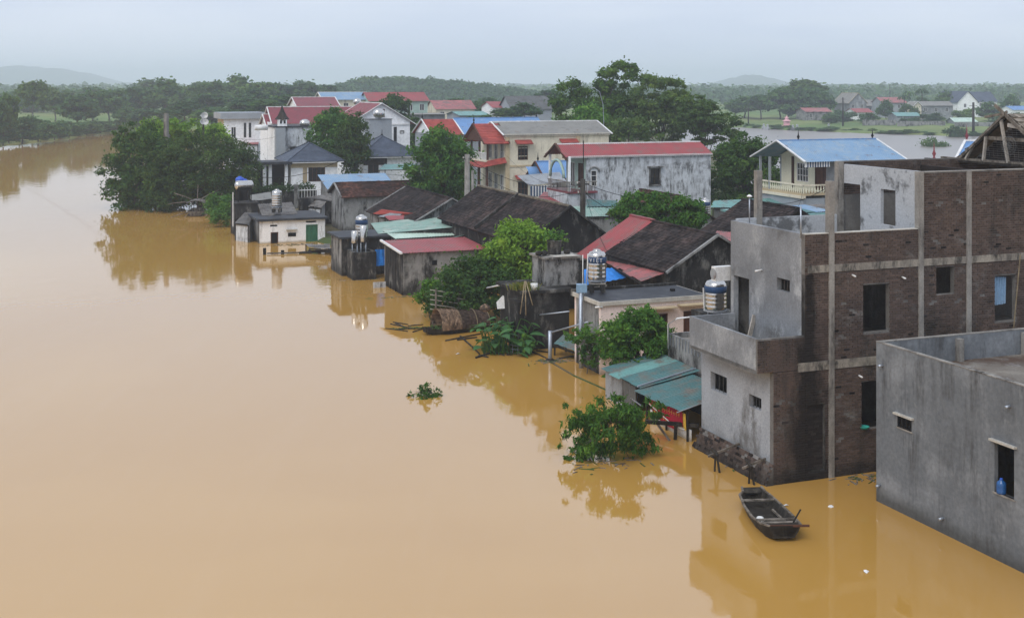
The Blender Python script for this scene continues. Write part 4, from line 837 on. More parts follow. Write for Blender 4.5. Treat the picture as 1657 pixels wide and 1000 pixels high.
# white house with green door
f = Fr(-22.4, 109.8); e = thing_fr('white_house', 'small flooded white house with a green double door and black flat roof', 'house', f); Lx = f.x(526)
zz = lambda py: f.z(py, 2.5, 0)
ops_ = {'f':[(f.x(495),f.x(514),-.6,zz(365),'d',dict(mat='door_green',frame='door_green')),(f.x(438),f.x(450),-.6,zz(375),'w',dict(frame='wood_brown',pane='dark',mull=0)),(f.x(466),f.x(479),zz(383),zz(377),'w',dict(frame='black',pane='dark',mull=2)),(f.x(437),f.x(449),zz(366),zz(363)),(f.x(495),f.x(512),zz(362),zz(359))]}
fc = walls(e, 0, Lx, 0, 6, -.8, 2.0, {'*':'white','l':'old_mix'}, ops_); flat_roof(e, 0, Lx, 0, 6, 2.0, .2, .25, 'roof_black')
mb = MB(); fc['f'].box(mb, f.x(463), f.x(480), zz(373), zz(371), 0, .2); mb.build('window_hood', M['pale_slab'], e)
tank('ribbed stainless water tank standing on the white house roof', XW(448,113), 113, ZW(334,113), .47, 1.5, .55, None, band=False)
e = thing('sheet_wall', 'row of fence posts and half-sunken rail in front of the green door', 'fence', (XW(490,104),104,0), A)
for x, h_ in ((-3.2,.55),(-1.7,.3),(.6,.2),(1.4,.35)): MB().box(x-.12,x+.12,-.1,.1,-.6,h_).build('post', M['old_dark'], e)
MB().beam((-3,0,.1),(2.3,-1,.12),.3,.06).build('rail', M['old_mix'], e); MB().beam((-.4,-.4,.05),(2.6,-1.6,.4),.08,.2).build('rail', M['old_dark'], e)
f = fr_at(506, 108); 
canopy('jetty_roof', 'collapsed weathered boards on posts between the white house and the outhouse', 'boards', [(500,401,.5),(536,404,.5),(534,396,.55),(494,395,.55)], 'old_sheet', width=.6, jit=.05, rag=.2)
canopy('lean_to_roof', 'striped black and white corrugated roof behind the white house tank', 'roof', [(424,350,2.2),(482,347,2.2),(472,328,3.4),(417,331,3.4)], 'old_sheet', wallmat='old_dark', width=.6, jit=.04)
canopy('lean_to_roof', 'grey fibre sheet lean-to at the left corner of the white house', 'roof', [(380,361,1.6),(402,364,1.6),(412,345,2.4),(396,344,2.4)], 'old_sheet', wallmat='white_old', width=.8, jit=.02)
canopy('lean_to_roof', 'beige green-edged sheet roof behind the horizontal steel tank', 'roof', [(408,326,2.2),(440,322,2.2),(438,311,2.9),(400,317,2.9)], 'grey_sheet', width=1, jit=.02)
canopy('lean_to_roof', 'upper grey fibre sheet roof in front of the blue roof', 'roof', [(505,326,2.6),(557,326,2.6),(535,314,3.3),(482,322,3.2)], 'old_sheet', wallmat='old_dark', width=.9, jit=.04, rag=.1)
canopy('lean_to_roof', 'lower grey fibre sheet roof left of the brown tiled house', 'roof', [(483,333,2.2),(520,337,2.2),(528,327,2.7),(490,323,2.7)], 'old_sheet', wallmat='white_old', width=.9, jit=.04, rag=.1)
# dark block with horizontal tank and blue barrels
f = fr_at(380, 116); e = thing_fr('concrete_block', 'dark concrete block at the village corner carrying steel and blue tanks', 'block', f); walls(e, 0, 2.2, 0, 2.6, -.8, 2.9, 'old_dark'); flat_roof(e, 0, 2.2, 0, 2.6, 2.9, .12, .1, 'old_dark')
p = (XW(395,118),118,3.02); e = thing('water_tank', 'horizontal stainless tank on a dark frame at the village corner', 'water tank', p, A, 'stainless steel water tanks')
MB().lathe([(0,-.9),(.2,-.88),(.42,-.75),(.45,-.6),(.45,.6),(.42,.75),(.2,.88),(0,.9)], (0,0,1.55), 18, axis='x').build('tank_body', M['steel'], e, True)
for x in (-.6,.6):
    for y in (-.4,.4): MB().beam((x,y,0),(x,y,1.2),.08).build('leg', M['black'], e)
MB().box(-.75,.75,-.5,.5,1.08,1.16).build('frame', M['black'], e)
for i, (px, py, l) in enumerate(((388,295,'taller blue plastic tank behind the horizontal steel tank'),(396,299,'lower blue plastic tank behind the horizontal steel tank'))):
    Yb = 120; e = thing('plastic_tank', l, 'plastic tank', (XW(px,Yb),Yb,ZW(py,Yb)-.3), 0, 'blue plastic tanks')
    MB().lathe([(.0,0),(.38,0),(.42,.05),(.42,.3),(.40,.33),(.42,.36),(.42,.62),(.36,.72),(.18,.78),(.18,.86),(0,.86)], n=16).build('tank_body', M['blue_plastic'], e, True)
    MB().box(-.4,.4,-.4,.4,-ZW(py,Yb)+2.8,-.02).build('stand', M['black'], e)
one(MB().tube([(0,0,0),(0,0,3.2)], .05, 6).build('pipe', M['white_paint']), 'white vent pipe at the left corner of the dark concrete block', 'pipe', None, (XW(377,115.5),115.5,.9))
# brown tiled house and blue roof behind
f = fr_at(556, 116); e = thing_fr('brown_tiled_house', 'low house with brown tiled roof and weathered front in front of the blue roof', 'house', f); Lx = f.x(688)
walls(e, 0, Lx, 0, 5, -.5, ZW(317,116), 'old_mix'); gable(e, 'x', 0, Lx, 0, 5, ZW(317,116), ZW(297,118.2), 't', 'tile_brown', 'old_mix', .4, .3, cap='tile_brown', verge='old_mix')
f = fr_at(533, 124); e = thing_fr('blue_roofed_house', 'low house with a plain sky-blue metal roof above the brown tiles', 'house', f); Lx = f.x(636)
z0_, z1_ = ZW(306,124), ZW(283,128); walls(e, 0, Lx, 0, 4, -.5, z0_, 'old_mix'); sheets(e, (-.3,-.4,z0_),(Lx+.3,-.4,z0_),(Lx+.3,4.2,z1_),(-.3,4.2,z1_), 'skyblue_sheet', whole=True); MB().box(0,Lx,3.85,4.0,z0_,z1_-.1).build('rear_wall_top', M['old_mix'], e); MB().poly([(0,.2,z0_),(0,4,z0_),(0,4,z1_-.12)], (.15,0,0)).build('wall_wedge', M['old_mix'], e)
# ------------------------------------------------------------------ two-storey houses in the village
GZ = .3
# cream house
f = fr_at(818, 142); e = thing_fr('cream_house', 'two-storey cream house with red tiled awnings and a grey metal roof', 'house', f); Lx = f.x(985); ze = ZW(222,142); zr = ZW(198,146); Dp = 8.4
def wpx(f, x0, x1, y0, y1): c = f.d(f.x((x0+x1)/2),0); return (f.x(x0), f.x(x1), ZW(y1,c), ZW(y0,c))
w = [wpx(f,838,854,237,259), wpx(f,838,854,294,317), wpx(f,910,928,235,256), wpx(f,872,886,288,302)]
fr_ops = {'f':[q+('w',dict(frame='wood_brown',mull=2,bars=1)) for q in w], 'l':[(a,a+1.1,z,z+h_,'w',dict(frame='white_paint',mull=1,bars=1)) for z,h_ in ((5.3,2.2),(1.2,2.6)) for a in (.6,2.6,4.6)]}
fc = walls(e, 0, Lx, 0, Dp, -.2, ze, 'cream', fr_ops)
gable(e, 'x', 0, Lx, 0, Dp, ze+.25, zr, 's', 'grey_sheet', 'cream', .3, .3, True, cap='white_paint', verge='white_paint', ridge=.48)
for z0, z1, o_ in ((ze,ze+.3,.14),(ZW(271,142),ZW(268,142),.08),(ZW(241,142),ZW(240.2,142),.01),(ZW(254,142),ZW(253.2,142),.01),(ZW(287,142),ZW(286.2,142),.01)):
    mb = MB(); fc['f'].box(mb, -.1, Lx+.1, z0, z1, .0, o_); mb.build('cornice', M['cream_trim' if o_ == .08 else 'cream'], e)
for a in (-.02, f.x(936)-.3):
    mb = MB(); fc['f'].box(mb, a, a+.5, -.2, ze, 0, .1); mb.build('pilaster', M['cream_trim'], e)
for q, s in zip(w, (1,1,1,0)):
    if s: awning(e, fc['f'], q[0]-.4, q[1]+.4, q[3]+.75)
# porch on the left side
sl = ZW(262,142)
for y in (.4, 3.2, 6.0):
    MB().box(-2.2,-1.95,y,y+.25,-.2,sl).build('porch_column', M['wood_brown'], e); MB().box(-2.1,-1.9,y,y+.2,sl+.2,7.7).build('porch_column', M['wood_brown'], e)
MB().box(-2.4,0,.2,6.5,sl,sl+.2).build('balcony_floor', M['cream'], e)
mb = MB()
for i in range(22): mb.beam((-2.3,.3+i*.28,sl+.2),(-2.3,.3+i*.28,sl+1.0),.06)
mb.beam((-2.3,.2,sl+1.0),(-2.3,6.4,sl+1.0),.1); mb.build('balcony_railing', M['white_paint'], e)
gable(e, 'x', -2.6, .1, .0, 6.6, 7.7, 9.6, 'T', 'tile_red', 'wood_brown', .5, .2, ends='0', verge='wood_brown')
tiles(e, V(-3.0,6.8,sl-.6),V(-3.0,-.1,sl-.6),V(-2.1,.3,sl+.15),V(-2.1,6.4,sl+.15), 'tile_red', .3, .3, .03, j=.3); tiles(e, V(-3.0,-.2,sl-.6),V(.0,-.5,sl-.1),V(0,.2,sl+.5),V(-2.1,.2,sl+.15), 'tile_red', .3, .3, .03, j=.3)
finial(e, (-2.7,3.3,9.7))
# blue and red roofed house behind it
f = fr_at(700, 163); e = thing_fr('blue_roofed_house', 'long house with a blue metal roof and red tiled end behind the cream house', 'house', f); Lx = f.x(888); ze = ZW(217,163); zr = ZW(194,166)
walls(e, 0, Lx, 0, 8, -.2, ze, 'grey_paint'); xr = f.x(745)
gable(e, 'x', 0, xr, 0, 8, ze, zr, 'T', 'tile_red', 'white_far', .4, .3, verge='white_paint'); gable(e, 'x', xr+.35, Lx, 0, 8, ze, zr+.1, 's', 'blue_sheet', 'white_far', .4, .05, True, cap='blue_sheet')
finial(e, (-.2,4,zr)); finial(e, (Lx-.2,4,zr))
# small blue gabled house
f = fr_at(888, 128); e = thing_fr('small_blue_roofed_house', 'small cream house with a bright blue gabled roof beside the mint balcony', 'house', f); ze = ZW(284,128); Lx = f.x(930)
fc = walls(e, 0, Lx, 0, 4, -.2, ze, 'cream', {'f':[(.4,1.4,ze-1.7,ze-.6,'w',dict(frame='wood_brown'))]}); gable(e, 'x', 0, Lx, 0, 4, ze, ZW(262,130), 's', 'blue_sheet', 'cream', .5, .7, True, cap='blue_sheet', verge='wood_brown'); awning(e, fc['f'], .2, 1.7, ze-.2); finial(e, (-.4,2,ZW(262,130)))
e = thing('door_awning', 'curved dark blue awning between the cream house and the small blue roof', 'awning', (XW(868,130),130,ZW(285,130)), A)
mb = MB(); vs = []
for i in range(9):
    a = i/8*math.pi/2; vs += [(-1.3,-1.1*math.sin(a),1.0*math.cos(a)),(2.4,-1.1*math.sin(a),1.0*math.cos(a))]
mb.add(vs, [(2*i,2*i+1,2*i+3,2*i+2) for i in range(8)]); mb.build('canopy', M['blue_sheet'], e, True)
for x in (-1.25,2.35): MB().beam((x,-1.1,-.0),(x,0,-.1),.05).build('bracket', M['wood_brown'], e)
f = fr_at(857, 124); e = thing_fr('striped_shop_awning', 'grey sheet roof with a blue and white striped valance below the cream house', 'awning', f); Lx = f.x(898); z = ZW(300,124)
sheets(e, (-.2,-.3,z),(Lx+1.2,-.3,z+.25),(Lx+1.8,3,z+1.0),(-.2,3,z+.75), 'zinc', whole=True)
for i in range(18):
    a = Lx*i/18; MB().box(a, a+Lx/18, -.3, -.28, z-1.15, z-.05).build('stripe', M['white_paint' if i % 2 else 'band_blue'], e)
for x in (0, Lx): MB().beam((x,-.25,-.2),(x,-.25,z),.08).build('post', M['galv'], e)
canopy('metal_roof', 'dull red corrugated roof in front of the mint balcony', 'roof', [(862,329,3.2),(925,332,3.2),(962,317,3.9),(880,311,3.9)], 'red_sheet', wallmat='old_mix', whole=True)
canopy('metal_roof', 'pale green corrugated roof below the mint balcony', 'roof', [(948,351,2.7),(1002,350,2.7),(1000,332,3.5),(925,334,3.5)], 'green_sheet', wallmat='old_mix', jit=.02)
canopy('metal_roof', 'darker green raised roof strip against the stained white wall', 'roof', [(950,335,3.3),(1000,334,3.3),(998,325,3.8),(948,323,3.8)], 'teal_sheet', posts=False, whole=True)
# stained white house with red roof
f = fr_at(949, 113); e = thing_fr('stained_white_house', 'two-storey white house streaked with black mould under a long red metal roof', 'house', f); Lx = f.x(1150); ze = ZW(253,113); Dp = 4.6; zr = ZW(234,115.2)
w1 = wpx(f,1052,1067,273,299); w2 = wpx(f,956,966,276,302)
fc = walls(e, 0, Lx, 0, Dp, -.5, ze, {'*':'white_old','l':'mint'}, {'f':[w1+('w',dict(frame='wood_dark',mull=1,bars=1)), w2+('w',dict(frame='white_paint',mull=0,bars=2))], 'l':[(.6,1.8,4.6,6.9,'d'),(2.6,3.7,4.6,6.9,'w')]})
gable(e, 'x', -2.0, Lx, 0, Dp, ze, zr, 's', 'red_sheet', 'wood_brown', .25, .15, True, cap='white_paint', ends='1')
mb = MB(); fc['f'].box(mb, -1.8, Lx+.1, ze-.14, ze+.02, .0, .22); mb.build('eaves_board', M['white_paint'], e)
mb = MB(); fc['f'].box(mb, w1[0]-.3, w1[1]+.3, w1[3]+.12, w1[3]+.24, 0, .4); fc['f'].box(mb, w1[0]-.12, w1[0], w1[2], w1[3]+.12, 0, .08); fc['f'].box(mb, w1[1], w1[1]+.12, w1[2], w1[3]+.12, 0, .08); fc['f'].box(mb, w1[0]-.15, w1[1]+.15, w1[2]-.1, w1[2], 0, .15); mb.build('window_surround', M['old_mix'], e)
mb = MB(); c = (w2[0]+w2[1])/2; mb.tube([(c+.5*math.cos(a),-.06,w2[3]-.1+.42*math.sin(a)) for a in [i*math.pi/10 for i in range(11)]], .09, 6); mb.build('arched_hood', M['old_mix'], e, True)
fz = ZW(309,113)
MB().box(-2.0,.9,-.5,Dp,fz-.18,fz).build('balcony_floor', M['maroon_sheet'], e); MB().box(-1.9,-1.7,-.3,-.1,fz,ze).build('balcony_post', M['white_far'], e); MB().box(-1.9,-1.7,Dp-.4,Dp-.2,fz,ze).build('balcony_post', M['white_far'], e)
mb = MB()
for i in range(18): mb.beam((-1.95,-.4+i*.28,fz),(-1.95,-.4+i*.28,fz+.85),.05)
for i in range(10): mb.beam((-1.9+i*.28,-.45,fz),(-1.9+i*.28,-.45,fz+.85),.05)
mb.beam((-1.95,-.45,fz+.87),(-1.95,Dp,fz+.87),.08); mb.beam((-1.95,-.45,fz+.87),(.85,-.45,fz+.87),.08); mb.build('balcony_railing', M['concrete'], e)
for s, (p0, p1) in enumerate((((-2.1,-.3,ze-.3),(-2.1,2.3,zr+.1)),((-2.1,4.9,ze-.3),(-2.1,2.3,zr+.1)))): MB().beam(p0,p1,.2,.12).build('barge_board', M['wood_brown'], e)
MB().tube([(-1.95,Dp*.5+1.6*math.cos(a),5.6+1.6*math.sin(a)) for a in [i*math.pi/10 for i in range(11)]], .14, 6).build('balcony_arch', M['mint'], e, True)
MB().box(-2.0,0,-.3,Dp-.3,-.5,fz-.18).build('lower_wall', M['white_old'], e)
# small tiled house and roofs between
f = fr_at(1102, 97); e, f, zr = ghouse('tiled_house', 'small tiled house with grey gable behind the small tree', 1100, 318, 97, 2.9, 3.6, 6.5, 't', 'tile_brown', 'old_mix', cap='tile_brown')
tank('small stainless water tank with blue and white bands beside the small tiled house', XW(1141,99), 99, ZW(348,99), .40, 1.3, 1.2)
canopy('metal_roof', 'teal metal roof under the yellow balcony', 'roof', [(1150,336,3.7),(1262,338,3.7),(1325,318,4.6),(1155,325,4.4)], 'teal_light', wallmat='dark_zinc', whole=True)
e, f, zr = ghouse('tiled_house', 'dark tiled roof directly behind the brick building terrace', 1290, 338, 76, 3.0, 4.7, 6, 't', 'tile_dark', 'old_dark', cap='tile_dark')
canopy('metal_roof', 'small red metal roof at the left corner of the brick building', 'roof', [(1150,392,4.4),(1200,400,4.4),(1200,378,4.9),(1160,374,4.9)], 'red_faded', wallmat='old_dark', whole=True)
e = thing('roof_terrace', 'cluttered roof slab with patched sheets below the yellow balcony', 'roof', (XW(1300,92),92,0), A); MB().box(-5,5,-2,3,-.5,4.6).build('wall', M['old_mix'], e); MB().box(-5.2,5.2,-2.3,3.2,4.6,4.75).build('slab', M['teal_light'], e)
for i in range(6): sheet_mesh((-4.6+i*1.5,-1.8,4.8),(-3.2+i*1.5,-1.8,4.83),(-3.3+i*1.5,1.6,5.0),(-4.7+i*1.5,1.6,4.95)).build('roof_sheet', M[['skyblue_sheet','old_sheet','teal_sheet'][i % 3]], e)
# yellow balcony house with blue roof
f = fr_at(1336, 104); e = thing_fr('yellow_balcony_house', 'pale yellow house with white balustrade and light blue metal roof', 'house', f); ze = ZW(258,104); Lx = f.x(1455); Dp = 6.8; zr = ZW(228,107.2); zb = ZW(312,104)
fc = walls(e, 0, Lx, 0, Dp, -.5, ze, {'*':'grey_paint','l':'yellow','f':'render_mid'}, {'l':[(.35,1.5,zb+.1,zb+2.25,'d'),(2.5,4.2,zb+.7,zb+2.3,'w',dict(mull=3,bars=2,frame='white_paint'))]})
gable(e, 'x', -2.4, Lx, -.3, Dp+.3, ze, zr, 's', 'skyblue_sheet', 'grey_paint', .5, .15, True, cap='blue_sheet', verge='white_paint', ends='1')
MB().poly([(-.02,0,ze),(-.02,Dp,ze),(-.02,Dp/2,zr-.1)], (.15,0,0)).build('gable_wall', M['yellow'], e)
MB().box(-2.3,0,-.1,Dp,zb-.2,zb).build('balcony_floor', M['cream_trim'], e); MB().box(-2.35,-2.1,-.2,Dp,zb-.45,zb-.2).build('balcony_beam', M['cream'], e)
for i in range(24): MB().lathe([(.06,0),(.04,.06),(.09,.22),(.05,.42),(.04,.55),(.06,.6)], (-2.2,-.0+i*.29,zb), 6).build('baluster', M['yellow'], e, True)
for i in range(8): MB().lathe([(.06,0),(.04,.06),(.09,.22),(.05,.42),(.04,.55),(.06,.6)], (-2.0+i*.29,-.1,zb), 6).build('baluster', M['yellow'], e, True)
MB().box(-2.3,-2.1,-.1,Dp,zb+.6,zb+.72).build('handrail', M['cream'], e); MB().box(-2.1,0,-.2,0,zb+.6,zb+.72).build('handrail', M['cream'], e)
for y in (Dp-.3, 5.0): MB().box(-2.3,-2.1,y,y+.12,zb,ze).build('balcony_post', M['grey_paint'], e)
for a_ in (-.05, 4.6): mb = MB(); fc['l'].box(mb, a_, a_+.36, zb, ze, 0, .06); mb.build('brick_pilaster', M['tile_brown'], e)
for i in range(10): MB().box(-2.5,-.02,-.62+.0,-.6,ze-.6,ze-.1).build('valance', M['white_paint'], e) if i == 0 else MB().box(-2.5+i*.25,-2.38+i*.25,-.63,-.62,ze-.6,ze-.1).build('valance_stripe', M['band_blue'], e)
finial(e, (-.4,Dp/2,zr)); finial(e, (Lx-.2,Dp/2,zr)); MB().lathe([(.4,0),(.42,.5),(.38,.55),(0,.55)], (-1.4,-2.6,4.75), 12).build('rooftop_drum', M['zinc'], e, True)
MB().box(-2.2,0,.1,Dp-.2,-.5,zb-.45).build('lower_wall', M['grey_paint'], e)
# blue roof with red finials behind the brick building
f = fr_at(1549, 78, -.62); e = thing_fr('finial_roof_house', 'house with blue roof, white ridge and red finials behind the brick building', 'house', f); ze = ZW(263,78); zr = ZW(229,80)
walls(e, 0, 9, 0, 5, -.5, ze, 'cream'); gable(e, 'x', 0, 9, 0, 5, ze, zr, 's', 'blue_sheet', 'cream', .3, .15, True, cap='white_paint', verge='white_paint'); finial(e, (-.1,2.5,zr), 'maroon_sheet', 1.0)
q = Fr(*at(fr_at(1499,77,.1),0,0,0)[:2], .1); lx = q.x(1549); o_ = MB().box(0,lx,-.12,.12,ZW(263,77)-1.4,ZW(258,77)).build('porch_ridge', M['white_paint'], e); o_.parent = None; o_.location = (q.o[0],q.o[1],0); o_.rotation_euler = (0,0,.1)
tag(o_, 'white roof parapet with a red finial just behind the brick wall top', 'parapet'); o_.name = 'white_parapet'; finial(o_, (.5,0,ZW(258,77)), 'maroon_sheet', 1.0)
# ------------------------------------------------------------------ houses at the left back
f = fr_at(471, 148); e = thing_fr('villa', 'white single-storey villa with a blue-grey hipped tile roof behind the hedge', 'villa', f); Lx = f.x(546); ze = ZW(262,148)
fc = walls(e, 0, Lx, 0, 6.5, .2, ze, 'white_far', {'f':[(f.x(499),f.x(526),ZW(294,149),ZW(270,149),'w',dict(frame='wood_brown',mull=3,bars=0)),(f.x(490),f.x(497),ZW(296,149),ZW(268,149),'w',dict(frame='cream_trim',pane='cream_trim',mull=0))], 'l':[(1,2.4,1.8,ze-.6,'w')]})
hip(e, 0, Lx, 0, 6.5, ze, ZW(232,151), 'tile_slate', .7); mb = MB(); fc['f'].box(mb, 0, Lx, ze-.75, ze-.2, 0, .05); mb.build('frieze', M['cream_trim'], e)
for px in (428, 437, 463): MB().box(f.x(px)-.18, f.x(px)+.18, -.2, .2, .2, ze-.3).build('porch_column', M['white_far'], e)
MB().box(f.x(421), .0, -.8, 3.5, ze-.25, ze+.05).build('porch_roof', M['roof_black'], e); MB().box(f.x(423), .0, 3.0, 3.2, .2, ze-.3).build('porch_wall', M['dark'], e)
f = fr_at(588, 158); e = thing_fr('villa', 'second villa with a blue-grey hipped tile roof below the white gable', 'villa', f); Lx = f.x(672); ze = ZW(254,158)
fc = walls(e, 0, Lx, 0, 7.5, .2, ze, 'white_far', {'f':[(.6,2.0,2.5,4.2,'w',dict(frame='wood_brown'))]}); hip(e, 0, Lx, 0, 7.5, ze, ZW(221,161.5), 'tile_slate', .7); mb = MB(); fc['f'].box(mb, 0, Lx*.45, ze-1.1, ze-.2, 0, .05); mb.build('frieze', M['wood_dark'], e)
canopy('garden_canopy', 'small green canopy with picket railing beside the round tree', 'canopy', [(612,275,3.8),(668,274,3.8),(672,266,4.5),(622,266,4.5)], 'teal_light', whole=True)
e = thing('picket_railing', 'blue-white picket railing under the small green canopy', 'railing', (XW(636,138),138,3.0), A)
for i in range(12): MB().box(-1.6+i*.42,-1.42+i*.42,0,.06,-.8,.55).build('picket', M['white_paint'], e)
MB().box(-1.8,3.4,.06,.12,.3,.4).build('rail', M['galv'], e); MB().box(-1.8,3.4,-.1,.3,-3.2,-.8).build('plinth', M['white_old'], e)
# white gabled house with red roofs
f0 = fr_at(617, 181); hw = 4.35; f = Fr(*at(f0,-hw,0,0)[:2]); e = thing_fr('white_gabled_house', 'tall white house with a broad front gable and red roof edges', 'house', f); ze = ZW(197,181); zr = ZW(168,181)
fc = walls(e, 0, 2*hw, 0, 12, .2, ze, 'white_far', {'f':[(f.x(637),f.x(642),ZW(238,181),ZW(206,181),'w',dict(frame='black',mull=0)),(f.x(647),f.x(654),ZW(217,181),ZW(212,181),'w',dict(frame='black',pane='white_paint',mull=0))]})
gable(e, 'y', 0, 2*hw, 0, 12, ze, zr, 's', 'maroon_sheet', 'white_far', .9, .4, True, cap='white_paint', verge='white_paint')
mb = MB(); fc['f'].box(mb, 0, 2*hw, ZW(203,181), ZW(201,181), 0, .12); fc['f'].box(mb, 0, 2*hw, ZW(237,181), ZW(235,181), 0, .12); mb.build('cornice', M['white_paint'], e)
fc2 = fc['f']; mb = MB(); fc2.box(mb, hw-.5, hw+.5, zr-2.0, zr-.8, -.02, .05); mb.build('attic_window', M['wood_brown'], e)
sb = fr_at(598, 175); es_ = thing_fr('stair_block', 'grey rendered stair block in front of the white gable', 'stair block', sb); walls(es_, 0, sb.x(634), 0, 3, .2, ZW(194,175), 'grey_paint'); flat_roof(es_, 0, sb.x(634), 0, 3, ZW(194,175), .12, .08, 'render_mid')
def ball_tank(label, px, py, Y, r):
    e = thing('water_tank', label, 'water tank', (XW(px,Y), Y, ZW(py,Y)), A, 'round steel tanks'); MB().lathe([(0,-1.15*r),(.55*r,-1.05*r),(.9*r,-.6*r),(r,0),(.9*r,.6*r),(.55*r,1.05*r),(0,1.15*r)], (0,0,r*1.1), 18, axis='x').build('tank_body', M['steel'], e, True)
    for s in (-1,1): MB().beam((s*r*.5,-r*.5,0),(s*r*.5,-r*.3,r*.5),.08).build('leg', M['galv'], e); MB().beam((s*r*.5,r*.5,0),(s*r*.5,r*.3,r*.5),.08).build('leg', M['galv'], e)
    return e
ball_tank('horizontal steel tank seen against the white gable', 613, 193, 175.5, .72); ball_tank('round steel tank beside the pointed turret', 493, 208, 169, .60); ball_tank('round steel tank on the roofs in front of the far blue roof', 578, 171, 200, .55)
f = fr_at(434, 186); e = thing_fr('red_roofed_wing', 'long white house wing with a wide maroon roof and white ridge line', 'house', f); Lx = f.x(580); ze = ZW(198,186); walls(e, 0, Lx, 0, 7, .2, ze, 'white_far'); xa = f.x(443); gable(e, 'x', xa, Lx, 0, 7, ze, ZW(174,189.5), 's', 'maroon_sheet', 'white_far', .5, .4, True, cap='white_paint', verge='white_paint'); gable(e, 'x', 0, xa-.3, .5, 6, ze-.4, ZW(186,188), 's', 'maroon_sheet', 'white_far', .3, .3, True, cap='white_paint', verge='white_paint')
f = fr_at(445, 167); e = thing_fr('turret_house', 'weathered two-storey house with a pointed turret in front of the maroon roof', 'house', f); Lx = f.x(505); zt = ZW(207,167)
walls(e, 0, Lx, 0, 6, .2, zt, {'*':'white_old','l':'white_far'}, {'f':[(f.x(469),f.x(482),ZW(247,167),ZW(238,167))]}); flat_roof(e, 0, Lx, 0, 6, zt, .2, .15, 'roof_black')
x0, x1 = f.x(444), f.x(459); walls(e, x0, x1, -1.2, 0, .2, zt, 'grey_paint', sides='flr', th=.12)
tx0, tx1 = f.x(450), f.x(463); fc = walls(e, tx0, tx1, -.6, .6, zt+.2, ZW(194,167), 'white_far', {'f':[(.15,.4,zt+.55,zt+1.0,'w',dict(frame='black',mull=0)),(.65,.9,zt+.55,zt+1.0,'w',dict(frame='black',mull=0))]}, th=.1)
mb = MB(); c = ((tx0+tx1)/2, 0); mb.lathe([(1.05,0),(.62,.5),(.28,1.2),(.08,1.8),(0,2.0)], (c[0],c[1],ZW(194,167)), 4); mb.build('turret_roof', M['wood_dark'], e)
one(MB().lathe([(0,-.9),(.35,-.85),(.38,.85),(0,.9)], (0,0,.6), 14, axis='x').build('solar_heater', M['white_paint'], smooth=True), 'white solar heater tank left of the turret', 'solar heater', None, (XW(423,168),168,ZW(214,168)), A)
f = fr_at(362, 200); e = thing_fr('flat_roofed_house', 'white house with a grey flat roof edge left of the maroon roofs', 'house', f); Lx = f.x(425); zt = ZW(193,200)
walls(e, 0, Lx, 0, 7, .2, zt, {'*':'white_far','l':'cream_trim'}, {'f':[(f.x(374),f.x(382),ZW(224,200),ZW(206,200),'w'),(f.x(394),f.x(399),ZW(224,200),ZW(199,200),'w',dict(mull=0)),(f.x(402),f.x(407),ZW(224,200),ZW(199,200),'w',dict(mull=0))]}); flat_roof(e, 0, Lx, 0, 7, zt, 1.0, .6, 'grey_paint')
canopy('metal_roof', 'small bright red roof below the flat-roofed white house', 'roof', [(388,234,4.6),(418,234,4.6),(420,226,5.2),(386,226,5.2)], 'red_sheet', whole=True, wallmat='white_old')
# far houses of the village
FH = 'houses at the back of the village'
def fhouse(label, px0, px1, Y, pye, pyr, mat, wallmat='white_far', axis='x', dep=8, name='far_house', rot=A, verge=None, win=0, kind='s'):
    f = fr_at(px0, Y, rot); Lx = f.x(px1); ze = ZW(pye, Y); zr = ZW(pyr, Y+dep/2*math.cos(rot)); e = thing_fr(name, label, 'house', f, FH)
    ops = {'f':[((i+.3)*Lx/win,(i+.3)*Lx/win+min(1.1,.4*Lx/win),max(1.0,ze-2.2),ze-.8,'w',dict(mull=1)) for i in range(win)]} if win else None
    walls(e, 0, Lx, 0, dep, .2, ze, wallmat, ops); gable(e, axis, 0, Lx, 0, dep, ze, zr, kind, mat, wallmat, .5, .4, True, cap=verge, verge=verge); return e
fhouse('white house with red roof rising just behind the maroon wing', 482, 546, 232, 171, 158, 'maroon_sheet', verge='white_paint')
fhouse('house with long sky-blue roof at the back of the village', 524, 597, 262, 161, 150, 'skyblue_sheet', 'cream', verge='white_paint', win=3)
fhouse('house with long dull red roof right of the sky-blue roof', 598, 692, 262, 163, 150, 'red_sheet', 'mint', win=5)
fhouse('small red-roofed house among trees left of the grey-roofed house', 706, 768, 300, 176, 163, 'red_faded', 'cream', win=3)
fhouse('large house with plain dark grey roof beside the tall trees', 828, 893, 285, 175, 156, 'dark_zinc', 'grey_paint', win=0)
fhouse('little red-roofed house touching the dark grey roof', 798, 830, 290, 174, 165, 'red_sheet', 'white_far', win=1)
fhouse('low grey flat building beside the round tree top', 745, 790, 230, 187, 181, 'teal_light', 'grey_paint', win=0)
fhouse('plain concrete walled building behind the white gable', 662, 720, 222, 186, 184, 'grey_sheet', 'render_mid', win=0)
